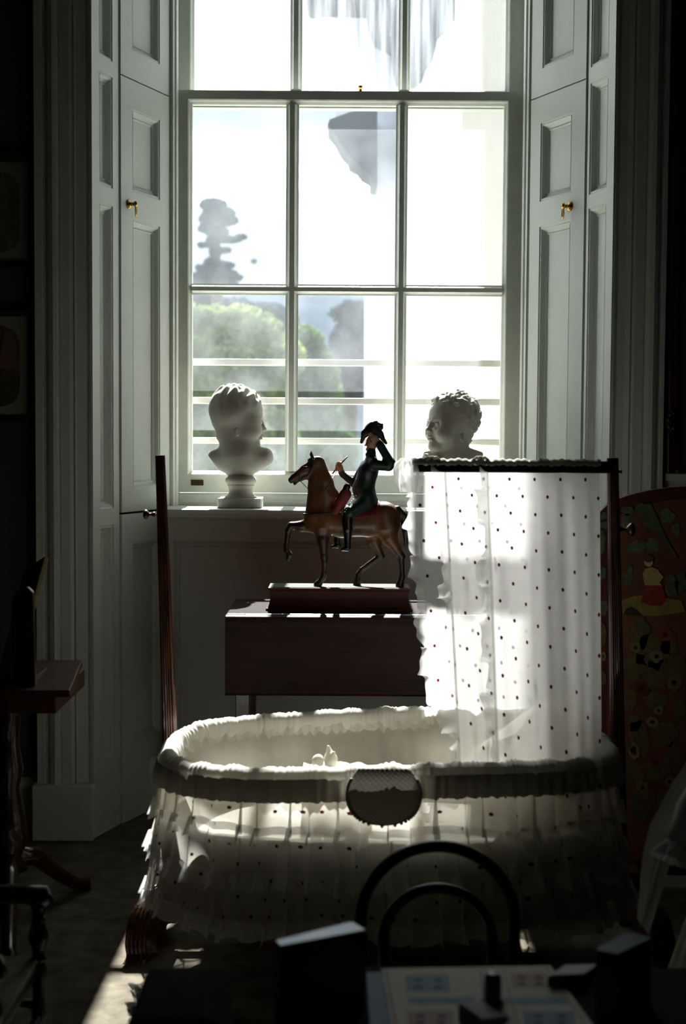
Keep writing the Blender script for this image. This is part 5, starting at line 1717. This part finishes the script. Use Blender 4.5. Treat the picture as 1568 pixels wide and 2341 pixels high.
def wedge(label, a, b_, c_, h, m_top, loc_px):
    """three-cornered stand: a-b bottom front edge, c behind; sloping pale face"""
    A, B, Cc = onz(*a, ZL), onz(*b_, ZL), onz(*c_, ZL); z = ZL + .0036
    up = Vector((0, 0, h)); w = (B - A)
    t = thing('wedge_stand', label, 'card stand', ((A.x + B.x + Cc.x) / 3, (A.y + B.y + Cc.y) / 3, z))
    A.z = B.z = Cc.z = z; D = Cc + (B - A)
    m = MB(); m.add([A, B, D, Cc, A + up, B + up], [(0, 1, 2, 3), (0, 4, 5, 1), (4, 3, 2, 5), (0, 3, 4), (1, 5, 2)]); m.build('stand', M['black'], t)
    n = (Cc - (A + up)).cross(B - A).normalized(); n = n if n.z > 0 else -n
    K = [A + up, B + up, D, Cc]; ce = sum(K, Vector()) / 4
    K = [ce + (k - ce) * .94 for k in K]
    m = MB(); m.add([k + n * .0004 for k in K] + [k + n * .0016 for k in K], [(0, 1, 2, 3), (7, 6, 5, 4), (0, 4, 5, 1), (1, 5, 6, 2), (2, 6, 7, 3), (3, 7, 4, 0)]); m.build('card', m_top, t)
    return t


M['card'] = mat('pale_card', '#9ba09a', '#a9aea8', rough=.6, scale=20)
wedge('wedge stand with pale card at the front of the printed sheet, below the peg', (1048, 2345), (1100, 2385), (1112, 2296), .022, M['card'], None)
wedge('wedge stand with pale card at the far right corner of the printed sheet', (1252, 2262), (1335, 2258), (1290, 2215), .012, M['card'], None)

# ---- hoop-back child's chair
YC = 2.20
cc = pt(1000, 2100, YC)
ch = thing('hoop_back_chair', 'small black hoop-back chair with two concentric arches, in front of the cradle', 'chair', (cc.x, YC - .12, 0))
zs2 = .235
def hoop(name, wpx, top_px, r, z0):
    zt_ = pt(1000, top_px, YC).z - r; w = wpx * (cc - CAM).dot(FWD) / FPX; b = MB(); pts = [(cc.x - w * .93, YC - .03, z0)]
    for k in range(33):
        a = PI - PI * k / 32; pts.append((cc.x + w * math.cos(a), YC - .03 * max(0, .35 - math.sin(a)), zt_ - w * .98 + w * .98 * math.sin(a)))
    pts.append((cc.x + w * .93, YC - .03, z0))
    b.tube(pts, r, seg=12); b.build(name, M['ebony'], ch, smooth=True)
hoop('outer_hoop', 176, 1921, .0095, zs2 - .005)
hoop('inner_hoop', 124, 2018, .0085, zs2 - .005)
b = MB(); b.lathe([(.10, zs2 - .022), (.128, zs2 - .018), (.132, zs2 - .008), (.128, zs2), (.10, zs2 + .003), (.001, zs2 + .003)], (cc.x, YC - .12, 0), seg=36); b.build('seat', M['ebony'], ch, smooth=True)
for sx in (-1, 1):
    for sy in (-1, 1):
        b = MB(); b.tube([(cc.x + sx * .085, YC - .12 + sy * .085, zs2 - .015), (cc.x + sx * .10, YC - .12 + sy * .10, .12), (cc.x + sx * .115, YC - .12 + sy * .115, 0)], [.012, .011, .009], seg=10); b.build('leg', M['ebony'], ch, smooth=True)

# ---- small upholstered stool, lower left of the low table
zst = pt(450, 2222, 1.80).z
xa, xb_ = pt(318, 2300, 1.74).x, pt(527, 2300, 1.74).x
st = thing('padded_stool', 'dark plush padded stool at the bottom of the picture, left of the low table', 'stool', ((xa + xb_) / 2, 1.70, 0))
M['plush'] = mat('dark_plush', '#15181b', '#22272b', rough=.95, scale=60, bump=.6, bscale=300, spec=.1)
s = SDF((-70, -70, -40), (70, 70, 30), 3)
Xg, Yg2, Zg = np.meshgrid(*s.ax, indexing='ij')
qx, qy, qz = np.abs(Xg) - 42, np.abs(Yg2) - 42, np.abs(Zg + 6) - 12
s.D = (np.sqrt(np.maximum(qx, 0) ** 2 + np.maximum(qy, 0) ** 2 + np.maximum(qz, 0) ** 2) - 14 - 3 * np.cos(Xg / 28) * np.cos(Yg2 / 28)).astype(np.float32)
kx = (xb_ - xa) / 112 * 1.0
s.build('cushion', [M['plush']], Matrix(((kx, 0, 0, (xa + xb_) / 2), (0, .0017, 0, 1.70), (0, 0, .0017, zst - .020), (0, 0, 0, 1))), st)
MB().box(xa + .006, xb_ - .006, 1.62, 1.78, zst - .085, zst - .048).build('seat_frame', M['ebony'], st, bevel=.004)
for x in (xa + .01, xb_ - .034):
    for y in (1.625, 1.755): MB().box(x, x + .024, y, y + .024, 0, zst - .05).build('leg', M['ebony'], st, bevel=.003)

# ---- child's armchair with rush seat, lower left
YA = 2.20
ax_ = pt(88, 2100, YA).x
za_ = pt(80, 2036, YA).z; zse = pt(60, 2196, YA).z
ac = thing('rush_seat_armchair', 'dark turned child\'s armchair with rush seat, cut off by the lower left edge', 'chair', (ax_ - .14, YA - .02, 0))
def turned(name, x, y, z0, z1, m, parent, r=.012, lean=0.0):
    h_ = z1 - z0; P = [(0, .9), (.04, 1.05), (.10, .75), (.20, .8), (.34, 1.22), (.44, 1.3), (.55, 1.05), (.66, .75), (.70, 1.0), (.74, .72), (.88, .9), (.94, 1.1), (1, .8)]
    b = MB(); b.lathe([(r * q, z0 + t * h_) for t, q in P], (x, y, 0), seg=18); return b.build(name, m, parent, smooth=True)
yb_a, yf_a = YA - .26, YA
xl_a = ax_ - .30
for x in (ax_, xl_a):
    turned('arm_support', x, yf_a, zse, za_ - .016, M['ebony'], ac, .0125)
    b = MB(); b.tube([(x, yf_a + .016, za_ - .020), (x, yf_a + .008, za_ - .008), (x, yf_a - .02, za_ - .006), (x - .004 * (1 if x == ax_ else -1), yb_a + .1, za_ - .004), (x, yb_a, za_ + .01)], [.010, .0165, .0155, .012, .011], seg=14); b.build('arm', M['ebony'], ac, smooth=True)
    for y in (yf_a, yb_a): turned('leg', x, y, 0, zse + .005, M['ebony'], ac, .0125)
    b = MB(); b.tube([(x, yb_a, zse), (x, yb_a - .02, zse + .20), (x, yb_a - .045, zse + .36)], [.013, .012, .010], seg=12); b.build('back_post', M['ebony'], ac, smooth=True)
for z in (zse + .16, zse + .28):
    b = MB(); b.box(xl_a, ax_, yb_a - .042, yb_a - .030, z, z + .04); b.build('back_rail', M['ebony'], ac, bevel=.004)
for y in (yf_a, yb_a):
    b = MB(); b.tube([(xl_a, y, zse - .09), (ax_, y, zse - .09)], .008, seg=10); b.build('stretcher', M['ebony'], ac, smooth=True)
for x in (xl_a, ax_):
    b = MB(); b.tube([(x, yf_a, zse - .07), (x, yb_a, zse - .07)], .008, seg=10); b.build('stretcher', M['ebony'], ac, smooth=True)
M['rush'] = mat('woven_rush', '#5f5a44', '#7d765a', rough=.8, scale=30, stretch=(1, 1, 1), bump=.4, bscale=200)
b = MB()
for k in range(30):
    t = (k + .5) / 30; w = .5 * (1 - abs(0))
    # strands of the four triangles of a rush seat
    d = t * .5
    x0_, x1_, y0_, y1_ = xl_a + .30 * d, ax_ - .30 * d, yb_a + .26 * d, yf_a - .26 * d
    z = zse + .004 - .006 * t
    for p, q in (((x0_, y0_), (x1_, y0_)), ((x1_, y0_), (x1_, y1_)), ((x1_, y1_), (x0_, y1_)), ((x0_, y1_), (x0_, y0_))):
        b.tube([(p[0], p[1], z), (q[0], q[1], z)], .0038, seg=6)
rs = b.build('rush_seat', M['rush'], ac, smooth=True); rs['kind'] = 'stuff'
b = MB(); b.box(xl_a, ax_, yb_a, yf_a, zse - .022, zse - .002); b.build('seat_rail', M['ebony'], ac, bevel=.006)

for o_ in ac.children:
    for v in o_.data.vertices:
        v.co = (ax_ + (v.co.y - YA), YA + (v.co.x - ax_), v.co.z)
ac.location = (ax_ - .13, YA - .15, 0)
for o_ in ac.children: o_.matrix_parent_inverse = WM(ac).inverted()

# ---- tripod table on the left with a sloping reading stand
YT = 3.20
zt2 = pt(90, 1540, YT).z
P = [onz(-260, 1509, zt2), onz(189, 1509, zt2), onz(160, 1578, zt2), onz(-260, 1578, zt2)]
M['walnut'] = mat('striped_walnut', '#2b1509', '#5b3116', rough=.4, scale=10, stretch=(8, .6, 1), coat=.1)
tt = thing('tripod_table', 'dark wooden tripod table with overhanging striped top at the left edge', 'table', ((P[1].x + P[3].x) / 2, YT, 0))
MB().prism([(p.x, p.y) for p in P], zt2 - .016, zt2, 'z').build('table_top', M['walnut'], tt, bevel=.003)
fz = pt(100, 1632, P[2].y + .03).z; fx1 = pt(128, 1600, P[2].y + .03).x
MB().box(P[0].x + .06, fx1, P[2].y + .03, P[1].y - .03, fz, zt2 - .016).build('frieze', M['walnut'], tt, bevel=.003)
px_ = pt(18, 1800, YT).x
b = MB(); b.lathe([(.045, fz), (.05, fz - .02), (.03, fz - .04), (.026, .42), (.036, .36), (.026, .32), (.04, .25), (.046, .2), (.03, .16), (.045, .13)][::-1], (px_, YT, 0), seg=24); b.build('pedestal', M['mahog'], tt, smooth=True)
for k, (dx, dy) in enumerate(((.125, .25), (-.26, .06), (0.06, -.26))):
    b = MB(); b.tube([(px_, YT, .16), (px_ + dx * .35, YT + dy * .35, .135), (px_ + dx * .65, YT + dy * .65, .07), (px_ + dx * .88, YT + dy * .88, .028), (px_ + dx, YT + dy, .024), (px_ + dx * 1.03, YT + dy * 1.03, .0)], [.026, .022, .018, .016, .020, .016], seg=12); b.build('foot', M['mahog'], tt, smooth=True)

# sloping board on the table
rsd = thing('reading_stand', 'sloping wooden reading board tilted up on the tripod table by the left edge', 'stand', (px_, YT, zt2))
A, B = pt(55, 1302, 3.32), pt(102, 1271, 3.24)
A2, B2 = pt(-8, 1500, 3.12), pt(26, 1500, 3.04)
n = (B - A).cross(A2 - A).normalized() * .012
K = [A, B, B2, A2]
low = min(k.z for k in (A2, B2)); sh_ = 0
for k in (A2, B2): k.z = zt2 + .012
b = MB(); b.add(K + [k + n for k in K], [(0, 1, 2, 3), (7, 6, 5, 4), (0, 4, 5, 1), (1, 5, 6, 2), (2, 6, 7, 3), (3, 7, 4, 0)])
b.build('board', mat('pale_board', '#8a7a58', '#9c8c68', rough=.6, scale=16, stretch=(1, 1, 6)), rsd, bevel=.002)
q0, q1 = pt(30, 1355, 3.05), pt(78, 1340, 3.05)
b = MB(); b.prism([(q0.x, zt2 + .001), (q1.x + .004, zt2 + .001), (q1.x, q1.z - .012), (q1.x - .012, q1.z), (q0.x + .01, q0.z + .006), (q0.x, q0.z - .012)], 3.035, 3.055, 'y'); b.build('prop', M['mahog'], rsd, bevel=.003)
MB().box(P[0].x + .1, px_ + .09, 3.06, 3.22, zt2 + .0005, zt2 + .012).build('stand_base', M['walnut'], rsd, bevel=.002)

# ---- white dress of a large doll, at the right edge
YD = 2.25
dr = thing('lace_dress', 'sheer white dress with frilled lace cuff hanging at the right edge, out of the light', 'dress', (pt(1600, 2000, YD).x, YD, 0))
M['veil'] = cloth('sheer_dress', '#c9cbc4', trans=.25, transl=.4)
M['dcuff'] = cloth('lace_cuff', '#dadbd6', trans=.05, transl=.3)
prof_l = [(1590, 1690), (1568, 1745), (1540, 1790), (1508, 1850), (1488, 1890), (1476, 1940), (1468, 1990), (1464, 2040), (1456, 2100)]
prof_r = [(1700, 1690), (1690, 1745), (1680, 1790), (1660, 1830), (1600, 1850), (1552, 1905), (1530, 1955), (1508, 2020), (1470, 2110)]
def drape(u, v):
    i = min(int(v * 8), 7); t = v * 8 - i
    a = (lerp(prof_l[i][0], prof_l[i + 1][0], t), lerp(prof_l[i][1], prof_l[i + 1][1], t)); c_ = (lerp(prof_r[i][0], prof_r[i + 1][0], t), lerp(prof_r[i][1], prof_r[i + 1][1], t))
    p = pt(lerp(a[0], c_[0], u), lerp(a[1], c_[1], u), YD)
    return (p.x, p.y - .05 * math.sin(PI * u) + .012 * math.sin(5 * PI * u + 3 * v) * (.3 + v), p.z)
b = MB(); b.grid(drape, 60, 60); b.build('veil', M['veil'], dr, smooth=True, recalc=False)
# bodice and skirt of the dress (lathe with gathers), mostly beyond the frame
dxc = pt(1700, 1900, YD).x
b = MB()
def gown(u, v):
    t = 2 * PI * u; z = .62 - .60 * v; r = .055 + .02 * max(0, v - .25) + .16 * max(0, v - .3) ** 1.1
    r *= 1 + .10 * math.sin(17 * t) * max(0, v - .25) + .04 * math.sin(29 * t + 1) * max(0, v - .25)
    return (dxc + r * math.cos(t), YD + .02 + r * math.sin(t), z)
b.grid(gown, 180, 30, wrap=True); b.build('gown', M['veil'], dr, smooth=True, recalc=False)
b = MB(); c0 = pt(1572, 1850, YD - .07); c1 = pt(1545, 1925, YD - .09)
b.tube([pt(1650, 1790, YD - .03), pt(1610, 1800, YD - .05), c0, pt(1560, 1890, YD - .085), c1], [.026, .024, .019, .017, .016], seg=16); b.build('sleeve', M['dcuff'], dr, smooth=True)
b = MB(); dv = (c1 - c0).normalized(); e1_ = dv.orthogonal().normalized(); e2_ = dv.cross(e1_)
b.grid(lambda u, v: tuple(c1 + dv * (.030 * v) + (e1_ * math.cos(2 * PI * u) + e2_ * math.sin(2 * PI * u)) * (.015 + .012 * v + .005 * v * math.sin(2 * PI * 14 * u))), 140, 6, wrap=True)
b.build('lace_cuff', M['dcuff'], dr, smooth=True, recalc=False)
b = MB(); b.lathe([(.09, 0), (.09, .012), (.012, .02), (.010, .60), (.04, .61), (.04, .63)], (dxc, YD + .02, 0), seg=20); b.build('stand', M['ebony'], dr)
